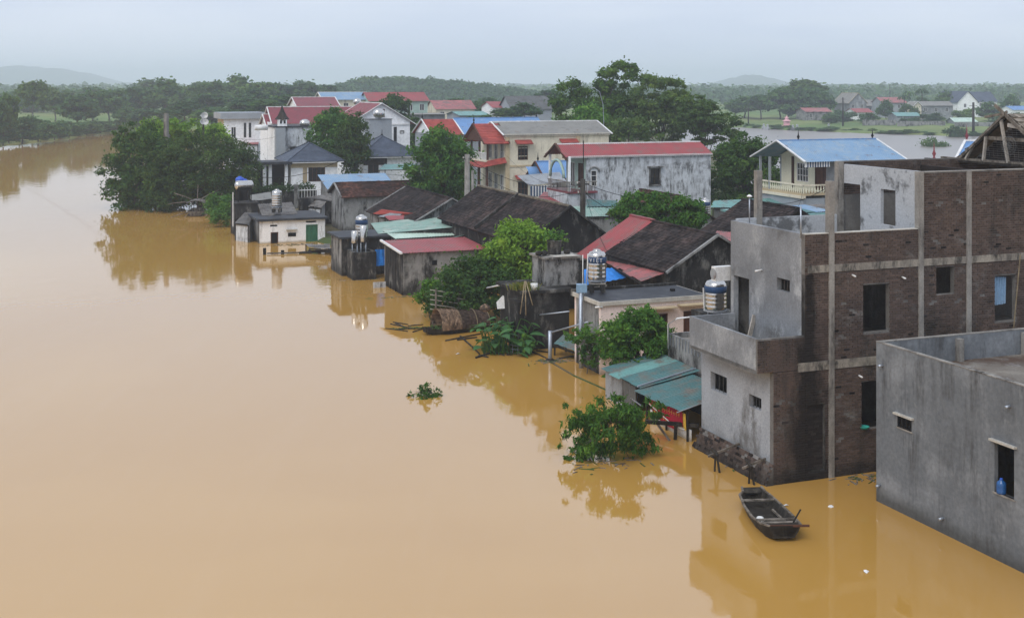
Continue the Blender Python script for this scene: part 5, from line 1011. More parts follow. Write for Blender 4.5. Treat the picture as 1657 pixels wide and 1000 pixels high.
# ------------------------------------------------------------------ houses on the far right bank
FH = 'houses on the far bank'
def bhouse(label, px0, px1, Y, pye, pyr, mat, wallmat, axis='x', dep=9, rot=.15, win=2, verge=None): return fhouse(label, px0, px1, Y, pye, pyr, mat, wallmat, axis, dep, 'far_house', rot, verge, win)
bhouse('grey two-storey house with open concrete gable on the far bank', 1374, 1402, 470, 166, 151, 'grey_sheet', 'render_mid', 'y', 14, .15, 2, 'cream_trim')
bhouse('grey wing beside the open gabled house on the far bank', 1402, 1425, 474, 171, 162, 'grey_sheet', 'grey_paint', 'x', 8)
bhouse('far bank house with red roof right of the open gabled house', 1428, 1466, 462, 166, 158, 'red_faded', 'grey_paint')
bhouse('long low grey house with cream porch on the far bank', 1490, 1542, 436, 171, 164.5, 'grey_sheet', 'render_mid', 'x', 8, .1, 3)
bhouse('cream porch gable on the long low grey house', 1478, 1491, 434, 171, 165, 'grey_sheet', 'cream', 'y', 6, .1, 1, 'white_paint')
bhouse('white gabled house with dark slate roof on the far bank', 1550, 1582, 470, 165, 148, 'tile_slate', 'white_far', 'y', 16, .25, 1)
bhouse('white side wing under the dark slate roof on the far bank', 1580, 1613, 474, 164, 149, 'tile_slate', 'white_far', 'x', 9, .25, 2)
bhouse('far bank house with red roof behind the slate roof', 1536, 1566, 500, 158, 150.5, 'red_sheet', 'white_far')
bhouse('low house with rusty red roofs beside the dark tree clump', 1304, 1345, 440, 181, 175, 'red_faded', 'old_mix')
bhouse('low white house with red roof below the open gabled house', 1385, 1412, 440, 182, 176, 'red_sheet', 'white_far')
bhouse('shed with teal sheet roof near the far shore', 1452, 1490, 410, 188, 182.5, 'teal_light', 'render_mid', 'x', 8, .1, 0)
bhouse('long grey green-roofed shed behind the far shore bushes', 1545, 1580, 400, 197, 191, 'pale_green_sheet', 'grey_paint', 'x', 6, .1, 0)
bhouse('blue-roofed house at the right end of the far bank', 1640, 1680, 430, 178, 172, 'blue_sheet', 'white_far')
bhouse('pale block at the right of the slate-roofed house', 1615, 1628, 440, 174, 172, 'grey_sheet', 'cream', 'x', 6)
for i, (a, b_, Y, py) in enumerate(((1396,1450,398,199),(1452,1530,392,201),(1545,1640,384,203))):
    f = fr_at(a, Y, .05); one(MB().box(0, f.x(b_), 0, .25, -.5, ZW(py,Y)+.9).build('yard_wall', M['old_mix']), 'low grey yard wall on the far bank, '+['left stretch','middle stretch','right stretch'][i], 'wall', f, (0,0,0), 0, 'yard walls on the far bank')
# ------------------------------------------------------------------ trees and plants
def ptree(name, label, px, Y, boxes, nclump, nleaf, size, mat, z0=0.0, cat='tree', ryk=.9, **kw):
    X = XW(px, Y); bl = []
    for b_ in boxes:
        x0, x1, y0, y1 = b_[:4]; dy = b_[4] if len(b_) > 4 else 0; yy = Y+dy; rx = (x1-x0)/2/F*yy
        bl.append((XW((x0+x1)/2,yy)-X, dy, ZW((y0+y1)/2,yy)-z0, rx, rx*ryk, (y1-y0)/2/F*yy))
    return tree(name, label, cat, X, Y, z0, bl, nclump, nleaf, size, mat, **kw)
# half-drowned and shoreline plants, near
ptree('drowned_tree', 'leafy crown of a half-drowned tree in the water before the green shed', 985, 46.8, [(915,1055,642,740),(892,965,688,755),(1000,1088,645,720,1.2),(925,990,722,770,-.6),(985,1055,705,752),(905,965,648,700),(1030,1080,690,740,.4)], 105, 10500, .20, 'leaf_wet', r0=.06, seed=2, asp=.3, droop=1.0, cr=(.10,.2), low=-.95, shell=.1, cat='tree', under=-.5)
ptree('floating_branch', 'small leafy branch sticking out of the open water', 686, 55.8, [(668,702,618,648),(696,715,628,648),(656,672,630,646),(660,714,638,650)], 26, 1300, .15, 'leaf_mango', r0=.03, seed=3, asp=.36, droop=.6, low=-.9, shell=.1, cat='branch', under=-.3, cr=(.2,.36))
ptree('round_bush', 'dense round green bush in front of the pink house', 1030, 57.0, [(968,1090,508,605),(990,1084,498,570),(968,1045,540,615),(1030,1092,530,600)], 170, 17000, .19, 'leaf_mango', r0=.12, seed=4, asp=.45, droop=.4, cr=(.12,.22), low=-.98, cat='bush', shell=.5)
ptree('creeper', 'straggling creeper hanging over the water left of the round bush', 948, 60.2, [(912,975,530,556),(935,982,548,592),(952,995,520,592)], 60, 2600, .17, 'leaf_mid', r0=.03, seed=5, asp=.6, low=-.95, cat='creeper', under=-.3, cr=(.14,.26), shell=.1)
ptree('light_green_tree', 'bright light green tree beside the blackened cistern', 850, 76, [(786,905,364,466),(798,884,353,420),(875,920,372,405,1),(790,850,400,470)], 140, 15000, .24, 'leaf_light', r0=.16, seed=6, asp=.5, cr=(.13,.24), low=-.9)
ptree('dark_shrub', 'dark shrub mass between the grey house and the thatched boat', 755, 74, [(692,838,420,520),(725,842,412,475,1.5),(682,780,455,528),(765,842,435,528),(700,800,470,525,-1.2)], 200, 20000, .22, 'leaf_dark', r0=.12, seed=7, cr=(.11,.22), low=-.95, cat='shrub')
ptree('dark_shrub', 'small dark shrub at the water left of the thatched boat', 694, 75, [(677,716,448,512)], 30, 2000, .2, 'leaf_mango', r0=.05, seed=8, cr=(.2,.35), low=-.9, cat='shrub')
ptree('small_shrub', 'small shrub at the foot of the big-leaved plant', 853, 64.6, [(838,866,540,572)], 16, 800, .16, 'leaf_mid', r0=.03, seed=9, low=-.9, cat='shrub')
ptree('garden_tree', 'low green tree with pale blossoms behind the dark tiled roof', 1065, 88, [(992,1082,304,372),(1040,1138,316,380),(1090,1150,342,382,-1),(1000,1060,330,378)], 150, 15000, .26, 'leaf_mango', r0=.13, seed=10, cr=(.12,.23), low=-.95)
# big-leaved plant: every leaf a part
e = thing('big_leaved_plant', 'cluster of large glossy taro leaves beside the thatched boat', 'plant', (XW(820,65.2),65.2,0)); rr = random.Random(5)
def leafmesh(L, W):
    mb = MB(); n = 6; vs = []
    for i in range(n+1):
        u = i/n; w = W*math.sin(math.pi*min(1,(u*.88+.12)))**.8*(1-.25*u); z = -.35*L*u*u
        vs += [(L*u, -w, z+.12*w), (L*u, 0, z), (L*u, w, z+.12*w)]
    mb.add(vs, [(3*i+k, 3*i+k+3, 3*i+k+4, 3*i+k+1) for i in range(n) for k in (0,1)]); me = bpy.data.meshes.new('leaf'); me.from_pydata(mb.v, [], mb.f); me.materials.append(M['leaf_big']); me.polygons.foreach_set('use_smooth', [True]*len(mb.f)); return me
LM = [leafmesh(.66,.2), leafmesh(.85,.24), leafmesh(.52,.17)]
mb = MB()
for i in range(110):
    bx = rr.uniform(-1.3,1.3); by = rr.uniform(-.8,.7); h_ = rr.uniform(.15,2.0)*(1-.25*abs(bx)); a = rr.uniform(0,2*math.pi); ox, oy = bx+.35*math.cos(a), by+.35*math.sin(a)
    o = link('leaf', LM[i % 3], e); o.location = (ox,oy,h_); o.rotation_euler = (rr.uniform(-.3,.3), rr.uniform(-.35,.45), a); mb.tube([(bx,by,-.3),(bx+.1*math.cos(a),by+.1*math.sin(a),h_*.6),(ox,oy,h_)], [.03,.022,.014], 4)
mb.build('stems', M['leaf_mid'], e)
e = thing('grass_tuft', 'yellow-green grass tuft growing on the outhouse roof corner', 'grass tuft', (XW(849,66),66,3.15)); mb = MB()
for i in range(420):
    x, y = rr.gauss(0,.32), rr.gauss(0,.22); a = rr.uniform(0,6.28); h_ = rr.uniform(.2,.5); d_ = rr.uniform(.05,.3); mb.add([(x-.012,y,0),(x+.012,y,0),(x+d_*.4*math.cos(a)+.008,y+d_*.4*math.sin(a),h_*.65),(x+d_*math.cos(a),y+d_*math.sin(a),h_*.9)], [(0,1,2),(0,2,3)])
mb.build('blades', M['grass'], e)
# mid-distance trees
ptree('round_tree', 'dense round dark green tree between the villas and the cream house', 713, 119, [(658,772,214,330),(670,754,204,280),(660,770,260,335)], 204, 27200, 0.31, 'leaf_mid', .3, r0=.22, seed=12, cr=(.12,.22), low=-.95)
ptree('garden_tree', 'bright-topped tree with yellowish leaf clumps beside the villa', 543, 156, [(498,576,178,262),(510,562,173,220)], 132, 13600, 0.40, 'leaf_mid', .3, r0=.2, seed=13, cr=(.14,.26), low=-.9)
ptree('garden_tree', 'darker drooping tree right of the bright-topped tree by the villa', 573, 152, [(545,600,190,285),(555,598,182,240)], 96, 10400, 0.36, 'leaf_deep', .3, r0=.2, seed=14, cr=(.16,.28), low=-.9)
ptree('tall_tree', 'tallest dark tree rising above the village skyline', 985, 172, [(958,1046,97,190),(922,1005,120,200),(890,955,124,222),(945,1050,145,232),(900,1000,170,232)], 240, 31000, .46, 'leaf_dark', .3, r0=.42, seed=15, cr=(.11,.22), low=-.95)
ptree('feathery_tree', 'airy feathery tree right of the tallest tree', 1066, 168, [(1018,1112,118,200),(1045,1142,140,218),(1022,1110,165,236),(1080,1150,165,235)], 190, 22000, .42, 'leaf_olive', .3, r0=.26, seed=16, cr=(.11,.21), low=-.9, flat=.55)
ptree('feathery_tree', 'airy pale tree with visible branches at the lake shore', 1140, 160, [(1096,1182,156,225),(1122,1200,178,242),(1092,1150,162,225)], 140, 12500, .40, 'leaf_olive', .3, r0=.22, seed=17, cr=(.11,.2), low=-.85, flat=.5)
ptree('low_tree', 'yellow-green bamboo-like tree under the tall trees', 955, 162, [(925,985,172,215)], 40, 2400, .42, 'leaf_mid', .3, r0=.12, seed=18)
ptree('low_tree', 'olive low tree under the feathery trees', 1020, 158, [(992,1050,190,238)], 40, 2600, .42, 'leaf_olive', .3, r0=.12, seed=19)
ptree('broad_tree', 'broad dark green tree between the stained white house and the yellow balcony', 1208, 122, [(1142,1272,226,340),(1155,1252,215,295),(1215,1275,234,325,-2),(1142,1230,265,345)], 210, 29000, .31, 'leaf_dark', .2, r0=.25, seed=20, cr=(.11,.21), low=-.95)
ptree('bank_tree', 'large dark tree leaning over the river, left of the net boat', 235, 145, [(168,292,203,335),(155,225,240,335,-3),(185,268,190,265,2),(172,300,265,355,-3),(157,215,275,345,-4)], 240, 23000, .40, 'leaf_dark', .0, r0=.3, seed=21, cr=(.10,.2), low=-.98)
ptree('bank_tree', 'large dark drooping tree directly behind the net boat', 325, 142, [(240,415,220,340),(285,405,208,300,1),(222,330,238,348,-2),(225,345,285,362,-2),(310,410,275,348,-1),(335,425,240,335,-1),(370,422,260,330,-1)], 300, 32000, .36, 'leaf_deep', .0, r0=.3, seed=22, cr=(.10,.19), low=-.98)
ptree('bank_tree', 'lighter green tree crown showing behind the concrete pole', 262, 158, [(222,302,191,245),(282,335,194,240)], 80, 7000, .44, 'leaf_light', .0, r0=.2, seed=23, cr=(.14,.25), low=-.8)
ptree('bank_tree', 'lighter green crown beside the loudspeaker pole', 348, 160, [(322,372,202,240)], 36, 2600, .44, 'leaf_light', .0, r0=.2, seed=24, cr=(.16,.28), low=-.5)
ptree('bank_shrub', 'bright green scrub at the waterline left of the dark concrete block', 352, 126, [(333,374,316,352),(340,378,336,362,-3),(350,376,325,360,-2)], 60, 4600, .28, 'leaf_mid', .0, r0=.06, seed=25, cat='shrub', low=-.95)
ptree('village_tree', 'dark tree right of the white gable', 672, 195, [(655,690,190,250),(668,692,215,255)], 40, 3000, .5, 'leaf_dark', .3, r0=.2, seed=26)
ptree('village_tree', 'flat-topped dark tree in front of the far red roof', 640, 215, [(617,662,154,185),(640,668,168,200)], 40, 2600, .55, 'leaf_dark', .3, r0=.2, seed=27)
e = thing('hedge', 'clipped dark hedge on the garden wall before the villa', 'hedge', (XW(435,141),141,0), A)
MB().box(-4.5,5.5,-.15,.15,0,2.0).build('garden_wall', M['old_dark'], e); C = [(-4+i*.5,0,2.3) for i in range(19)]; me = leaves_mesh('foliage', C, [(.4,.45,.45)]*19, 2600, .28, 6); me.materials.append(M['hedge']); link('foliage', me, e)
e = thing('garden_gate', 'white iron garden gate right of the hedge', 'gate', (XW(502,139),139,0), A)
for x in (-1.6,1.6,3.1): MB().box(x-.2,x+.2,-.2,.2,0,3.0).build('gate_post', M['old_mix'], e)
for i in range(9): MB().box(-1.3+i*.32,-1.26+i*.32,-.02,.02,.6,2.6).build('bar', M['white_paint'], e)
MB().box(-1.4,1.4,-.03,.03,2.3,2.4).build('rail', M['white_paint'], e)
# distant trees: five kinds, copied
PROTO = []
for k, (hh, bl, nl, mt) in enumerate(((10,[(0,0,6.4,3.6,3.6,3.4),(1,0,8,2.2,2.2,1.8)],3400,'leaf_far'),(10,[(0,0,7,3.0,3.0,2.8),(-1.5,.5,5,2.2,2.2,2)],2800,'leaf_far'),(10,[(0,0,6,4.2,4.2,3.8)],3800,'leaf_far'),(10,[(0,0,7.4,4.2,4.2,2.0),(1.2,0,5.5,3,3,1.8)],2600,'leaf_olive'),(10,[(0,0,5,4.6,4.6,5.0)],3800,'leaf_far'))):
    C, S = [], []
    for i, b_ in enumerate(bl): c, s = crown_clumps(*b_, 26, k*7+i, (.2,.36), -.8, .75); C += c; S += s
    me = leaves_mesh('crown', C, S, nl, .85, k+50, .7, fuzz=.2); me.materials.append(M[mt]); tb = trunk_mesh((0,0,0), C, .25, 5, k, 0); tm = bpy.data.meshes.new('trunk'); tm.from_pydata(tb.v, [], tb.f); tm.materials.append(M['bark_pale' if k in (0,3) else 'bark']); PROTO.append((me, tm))
def far_tree(label, px, Y, y0, y1, w, k, group, name='distant_tree', cat='tree', zb=None):
    z1, z0 = ZW(y0,Y), (ZW(y1,Y) if zb is None else zb); e = thing(name, label, cat, (XW(px,Y),Y,z0), (px*.37) % 6.28, group); s = (z1-z0)/10.2; sx = w/2/F*Y/4.0; e.scale = (sx,sx,s)
    link('crown', PROTO[k][0], e); link('trunk', PROTO[k][1], e); return e
LB = [(-22,285,140,232,60,0),(14,290,150,232,40,1),(52,372,130,205,52,3),(90,392,143,205,50,3),(125,360,157,208,58,2),(178,405,143,205,56,0),(150,395,146,205,50,1),(218,430,140,200,48,0),(268,425,131,198,66,2),(305,440,137,195,50,0),(345,445,130,192,56,1),(385,448,126,190,70,2),(425,455,131,188,56,0),(455,465,134,188,50,1),(490,470,133,185,60,3),(525,480,136,180,50,0)]
for i, (px, Y, y0, y1, w, k) in enumerate(LB): far_tree(ORD[i]+' tree from the left in the tall row beyond the river', px, Y, y0, y1, w, k, 'tall trees beyond the river')
B2 = [(-40,520,140,190,70),(20,540,141,186,60),(70,560,139,184,60),(110,520,142,186,64),(150,540,141,184,60),(200,560,139,182,64),(240,570,138,182,60),(290,560,136,180,64),(330,580,135,180,70),(370,590,133,178,64),(410,580,134,178,60),(450,600,134,176,64),(490,610,136,175,60),(540,620,138,172,56)]
for i, (px, Y, y0, y1, w) in enumerate(B2): far_tree(ORD[i]+' tree from the left in the hazy second row beyond the river', px, Y, y0+(-5,4,0,6,-2,3,-6,2)[i % 8], y1, w*(.8,1.2,1,.7,1.1)[i % 5], (2,4,0)[i % 3], 'hazy trees in the second row', zb=1.0)
SB = [(5,288,193,236,40),(36,296,186,234,44),(62,306,190,232,46),(88,318,196,230,36),(112,330,194,226,40),(140,348,196,224,40),(163,362,195,220,36),(186,376,194,218,34),(205,385,196,216,34)]
for i, (px, Y, y0, y1, w) in enumerate(SB): far_tree(ORD[i]+' shrub from the left along the far left waterline', px, Y, y0, y1, w, 4, 'shrubs along the far left waterline', 'waterside_shrub', 'shrub', .2)
VB = [(300,330,165,200,60,2),(345,320,172,205,60,4),(395,330,160,195,60,2),(430,300,160,182,44,4),(465,330,155,180,60,2),(335,380,150,190,60,0),(250,350,175,215,70,4),(410,390,145,185,60,2),(210,370,172,206,44,4)]
for i, (px, Y, y0, y1, w, k) in enumerate(VB): far_tree('wooded fringe tree behind the riverside bushes, '+ORD[i]+' planted', px, Y, y0, y1, w, k, 'trees behind the riverside bushes')
TB = [(775,310,166,196,44,2,'tree left of the red-roofed far house with pale tank'),(848,262,168,198,46,2,'round tree below the dark grey roof'),(812,268,175,200,40,3,'pale thin tree left of the round tree below the grey roof'),(740,330,158,185,40,0,'tree behind the small red-roofed house'),(790,350,160,190,50,2,'dark tree behind the low teal-roofed building'),(900,300,150,195,40,2,'tree at the left foot of the tall skyline trees'),(700,240,186,215,30,4,'bush in front of the plain concrete walled building'),(780,225,185,205,40,4,'bushy tree over the blue-roofed house ridge'),(885,380,145,175,40,0,'pale distant tree behind the grey roof'),(675,300,170,200,30,0,'tree at the end of the far red roof')]
for (px, Y, y0, y1, w, k, l) in TB: far_tree(l, px, Y, y0, y1, w, k, 'trees among the back houses')
RB = [(1205,470,158,192,50,2),(1232,462,152,194,50,0),(1262,455,146,194,54,2),(1290,458,140,192,60,4),(1318,470,146,190,54,2),(1300,480,128,180,72,3),(1330,465,150,190,40,2),(1190,480,160,190,36,0)]
for i, (px, Y, y0, y1, w, k) in enumerate(RB): far_tree(['broad bushy tree, second in the dark clump across the lake','upright tree, third in the dark clump across the lake','fuller tree in the middle of the dark clump across the lake','tall rounded mass of the dark clump across the lake','rounded tree near the right end of the dark clump across the lake','spreading tall crown topping the dark clump across the lake','last small tree at the right end of the dark clump','pale small tree at the left end of the dark clump'][i], px, Y, y0, y1, w, k, 'dark tree clump across the lake')
QB = [(1434,425,164,190,26,2,'round tree before the red-roofed far bank house'),(1470,430,167,186,24,4,'small tree left of the cream porch gable'),(1365,428,178,200,34,4,'bushy tree at the foot of the left power pole'),(1405,415,182,202,30,4,'bush below the low white house on the far bank'),(1508,405,182,203,34,4,'bush in front of the long low grey house'),(1530,480,151,180,40,2,'dark tree left of the slate-roofed house'),(1500,470,156,175,40,4,'dark low tree behind the long grey house'),(1600,420,167,192,36,2,'large round tree in front of the slate-roofed house'),(1560,410,175,196,30,4,'bush left of the large round far bank tree'),(1636,440,156,180,28,2,'round tree right of the pale block'),(1620,395,186,206,34,4,'bush by the right yard wall'),(1475,400,190,205,30,4,'low bush by the teal-roofed shed'),(1345,415,182,202,24,4,'small bush below the rusty red roofs'),(1655,415,182,205,30,4,'bush at the right edge of the far bank')]
for (px, Y, y0, y1, w, k, l) in QB: far_tree(l, px, Y, y0, y1, w, k, 'trees on the far bank', zb=1.2)
ptree('islet_bush', 'round green bush islet standing in the lake', 1510, 288, [(1492,1528,223,245),(1500,1534,230,245)], 40, 2600, .5, 'leaf_far', -.2, 'bush', low=-.9, r0=.05); ptree('shore_bush', 'green bush at the far waterline right of the islet', 1547, 342, [(1534,1562,203,228)], 30, 2200, .6, 'leaf_far', -.2, 'bush', low=-.9, r0=.05)
for i in range(24):
    px = 1190+i*20+R.uniform(-6,6); Yb = np.interp(px, [1200,1270,1340,1500,1657], [418,395,378,352,340])+R.uniform(1,6); far_tree(('low shore bush, '+ORD[i]+' from the left along the far lake shore') if i < 20 else ('low shore bush near the right end of the far lake shore, '+ORD[i-20]+' of four'), px, Yb, ZW(0,1)*0+HY+(H-R.uniform(.9,1.7))/Yb*F, 0, R.uniform(12,30), 4, 'low bushes along the far lake shore', 'shore_bush', 'bush', -.1)
# far woods that read as one mass along the horizon
for (Y0, Y1, n, nl, sz, sd) in ((780,1150,300,26000,3.6,8),(1250,2300,330,26000,7.5,9)):
    rg = np.random.default_rng(sd); C, S = [], []
    for i in range(n):
        px = -200+2100*(i+rg.random())/n; Yh = rg.uniform(Y0, Y1)
        if 540 < px < 875 and Yh < 1200: continue
        r = rg.uniform(5, 8.5)*(1+Yh/3000); C.append((XW(px,Yh), Yh, 3+r*.4)); S.append((r*2.0, r*1.5, r*.8))
    me = leaves_mesh('distant_woods', C, S, nl, sz, sd+14, .8, shell=.2, fuzz=0); me.materials.append(M['leaf_far']); tag(link('distant_woods', me), 'hazy woods along the horizon behind the fields' if sd == 8 else 'palest farthest woods at the foot of the hills', 'wood', kind='stuff')
# palms on the far bank
for i, (px, y0, y1, l) in enumerate(((1492,147,176,'tall lone palm on the far bank skyline'),(1471,151,178,'palm left of the lone palm on the far bank'),(1463,157,178,'lowest palm beside the red-roofed far house'))):
    Y = 455; e = thing('palm_tree', l, 'palm', (XW(px,Y),Y,1.5), 0, 'palms on the far bank'); ht = ZW(y0,Y)-1.5; MB().tube([(0,0,0),(.1,0,ht*.5),(0,0,ht)], [.22,.17,.14], 6).build('trunk', M['bark'], e)
    mb = MB()
    for j in range(14):
        a = j*.449+i; c, s = math.cos(a), math.sin(a); L = 2.6; pts = [(0,0,ht),(c*L*.45,s*L*.45,ht+.7*(j % 3)*.5),(c*L*.8,s*L*.8,ht-.1),(c*L,s*L,ht-1.1)]
        for p, q in zip(pts[:-1], pts[1:]): mb.beam(p, q, .5, .05)
    mb.build('fronds', M['leaf_far'], e)
# ------------------------------------------------------------------ boats
def hull(secs, th=.05):                             # secs: (y, halfwidth, z_gunwale, z_bottom, bottom_halfwidth)
    mb = MB(); vo = []
    for y, w, zg, zb, bw in secs: vo += [(-w,y,zg),(-(w+bw)/2-.02,y,(zg+zb)/2),(-bw,y,zb),(bw,y,zb),((w+bw)/2+.02,y,(zg+zb)/2),(w,y,zg)]
    k = 6; n = len(secs); fs = [(i*k+j, i*k+j+1, (i+1)*k+j+1, (i+1)*k+j) for i in range(n-1) for j in range(k-1)]; fs += [tuple(range(k)), tuple(range((n-1)*k, n*k))[::-1]]
    mb.add(vo, fs); vi = []
    for y, w, zg, zb, bw in secs:
        w2, b2 = w-th, bw-th; vi += [(-w2,y,zg),(-(w2+b2)/2,y,(zg+zb)/2+.02),(-b2,y,zb+th),(b2,y,zb+th),((w2+b2)/2,y,(zg+zb)/2+.02),(w2,y,zg)]
    mb.add(vi, [f[::-1] for f in fs])
    for s in (0, 5):
        mb.add([v for i in range(n) for v in (vo[i*k+s], vi[i*k+s])], [(2*i,2*i+1,2*i+3,2*i+2) for i in range(n-1)])
    return mb
def boat_from(px0, py0, px1, py1): 
    a = Vector((XW(px0,DW(py0)),DW(py0),0)); b = Vector((XW(px1,DW(py1)),DW(py1),0)); return a, b, (b-a).length, math.atan2(-(b-a).x, (b-a).y)
a, b_, L, rz = boat_from(1268, 874, 1216, 812)
e = thing('sampan', 'dark wooden sampan moored on the brown water beside the brick building', 'boat', (a.x,a.y,0), rz)
sec = [(-.15,.50,.50,.12,.30),(.35,.60,.40,-.05,.42),(1.2,.66,.33,-.1,.48),(2.2,.62,.32,-.1,.44),(3.2,.50,.36,-.06,.34),(L-.3,.38,.44,.05,.26),(L,.33,.50,.2,.22)]
hl = hull(sec).build('hull', M['wood_dark'], e)
for y, w, z in ((.45,.56,.40),(.85,.6,.36),(2.75,.56,.34)): MB().box(-w,w,y-.07,y+.07,z-.03,z+.01).build('thwart', M['wood'], e)
MB().poly([(-.42,3.3,.40),(.42,3.3,.40),(.32,L-.02,.50),(-.32,L-.02,.50)], (0,0,-.03)).build('bow_deck', M['wood_dark'], e)
MB().box(-.48,.48,-.12,.3,.40,.43).build('stern_deck', M['wood_dark'], e); MB().poly([(-.36,.2,.04),(.36,.2,.04),(.52,1.2,.04),(.5,2.2,.04),(.36,3.3,.04),(.26,L-.2,.1),(-.26,L-.2,.1),(-.36,3.3,.04),(-.5,2.2,.04),(-.52,1.2,.04)], (0,0,.02)).build('floor_board', M['wood_dark'], e)
for s in (-1, 1):
    mb = MB()
    for p, q in zip(sec[:-1], sec[1:]): mb.beam((s*p[1],p[0],p[2]+.015),(s*q[1],q[0],q[2]+.015),.07,.05)
    mb.build('gunwale', M['wood'], e)
MB().beam((.42,.35,.42),(.62,.25,.85),.05).build('rowlock_post', M['wood_dark'], e); MB().beam((-.5,.0,.46),(.75,-.2,.5),.06).build('tiller', M['wood_brown'], e); MB().beam((.3,.5,.3),(.35,2.3,.15),.06).build('oar', M['wood'], e)
c = Vector((a.x,a.y,0)); rot = lambda x, y: (c.x+x*math.cos(rz)-y*math.sin(rz), c.y+x*math.sin(rz)+y*math.cos(rz))
one(MB().lathe([(0,0),(.11,0),(.13,.03),(.13,.15),(.1,.2),(.04,.22),(0,.22)], n=12).build('plastic_can', M['white_paint'], smooth=True), 'white plastic can lying inside the sampan', 'can', None, (*rot(-.3,1.5), .01))
# thatched boat
a, b_, L, rz = boat_from(687, 542, 778, 532); 
e = thing('thatched_boat', 'sampan with a long barrel-shaped thatched cover moored by the shrubs', 'boat', (a.x,a.y,0), rz); L = 4.2
hull([(0,.30,.42,.15,.18),(.4,.45,.34,-.03,.3),(1.2,.62,.30,-.1,.45),(2.4,.66,.30,-.1,.46),(3.4,.55,.36,-.06,.36),(L,.38,.5,.1,.25)]).build('hull', M['wood_dark'], e)
def vault(y0, y1, r0, r1, h0, h1, mat, name, seed):
    mb = MB(); rr = random.Random(seed); ny, na = 16, 26
    for i in range(ny):
        for j in range(na):
            u0, u1 = i/ny, (i+1.35)/ny; t0, t1 = j/na, (j+1)/na
            P = lambda u, t, d: (( (r0+(r1-r0)*u)+d)*math.cos(math.pi*t), y0+(y1-y0)*u, .28+((h0+(h1-h0)*u)+d)*math.sin(math.pi*t))
            d = rr.uniform(.0,.05); mb.add([P(u0,t0,d+.02),P(u0,t1,d+.02),P(min(1,u1),t1,rr.uniform(-.01,.015)),P(min(1,u1),t0,rr.uniform(-.01,.015))], [(0,1,2,3)])
    for j in range(na): t0, t1 = j/na, (j+1)/na; mb.add([((r-q)*math.cos(math.pi*t), y, .28+(h_-q)*math.sin(math.pi*t)) for y, r, h_ in ((y0,r0,h0),(y1,r1,h1)) for t in (t0,t1) for q in (.03,)], [(0,1,3,2)])
    return stuff(mb.build(name, M[mat], e))
vault(.75, 2.0, .80, .78, 1.12, 1.0, 'thatch', 'thatch_cover', 1); vault(1.95, 3.9, .74, .66, .94, .78, 'thatch_dark', 'thatch_cover', 2)
for y, r, h_ in ((.8,.78,1.08),(1.98,.76,.98),(3.0,.72,.90),(3.85,.66,.78)): MB().tube([((r+.03)*math.cos(math.pi*t/12), y, .28+(h_+.03)*math.sin(math.pi*t/12)) for t in range(13)], .02, 5).build('hoop', M['bamboo'], e, True)
for x in (-.6,.6): MB().beam((x,.8,.2),(x*.98,.8,.6),.05).build('post', M['wood'], e); MB().beam((x,1.6,.2),(x,1.6,.6),.05).build('post', M['wood'], e)
MB().poly([(-.25,.15,.16),(.25,.15,.16),(.5,1.2,.06),(.5,2.6,.06),(.4,3.5,.06),(-.4,3.5,.06),(-.5,2.6,.06),(-.5,1.2,.06)], (0,0,.03)).build('floor_board', M['wood_dark'], e)
me = leaves_mesh('cargo', [(0,.6,.35),(.1,.9,.35)], [(.25,.25,.1)]*2, 90, .16, 4); me.materials.append(M['leaf_olive']); stuff(link('cargo', me, e))
# lift-net boat
Y = DW(349); e = thing('net_boat', 'small fishing boat with long net poles spread like rotor blades by the dark trees', 'boat', (XW(318,Y),Y,0), .15)
hull([(-1.2,.75,.55,.1,.5),(-.2,.95,.45,-.1,.7),(1.2,.95,.45,-.1,.7),(2.6,.7,.6,.1,.4)]).build('hull', M['wood'], e)
MB().box(-.8,.8,-1.1,2.3,.1,.16).build('floor_board', M['wood_dark'], e)
for x in (-.75,-.25,.25,.75): MB().beam((x,-.6,.4),(x*.8,-.6,1.35),.07).build('post', M['wood_dark'], e)
for x in (-.75,.75): MB().beam((x,1.4,.4),(x*.8,1.4,1.35),.07).build('post', M['wood_dark'], e)
mb = MB(); vs = []
for i in range(9): t_ = i/8; vs += [(1.05*math.cos(math.pi*t_), -1.0, 1.15+.55*math.sin(math.pi*t_)), (1.05*math.cos(math.pi*t_), 1.8, 1.15+.55*math.sin(math.pi*t_))]
mb.add(vs, [(2*i,2*i+1,2*i+3,2*i+2) for i in range(8)]); mb.build('canopy', M['old_sheet'], e, True)
for p, q in (((-.2,0,1.6),(-2.3,-.5,2.5)),((.2,0,1.6),(2.4,-.5,2.8)),((-.3,0,1.5),(-3.0,-.8,1.35)),((.3,0,1.5),(2.4,-1,1.75)),((0,.5,.5),(0.1,.6,3.3)),((-.9,-.6,.4),(-2.6,-1.6,-.05)),((.9,-.6,.4),(1.6,-2,-.1)),((-.7,-.6,.3),(-1.2,-2,-.15))): MB().tube([p,((p[0]+q[0])/2,(p[1]+q[1])/2,(p[2]+q[2])/2+.06),q], [.06,.05,.035], 5).build('net_pole', M['wood'], e, True)
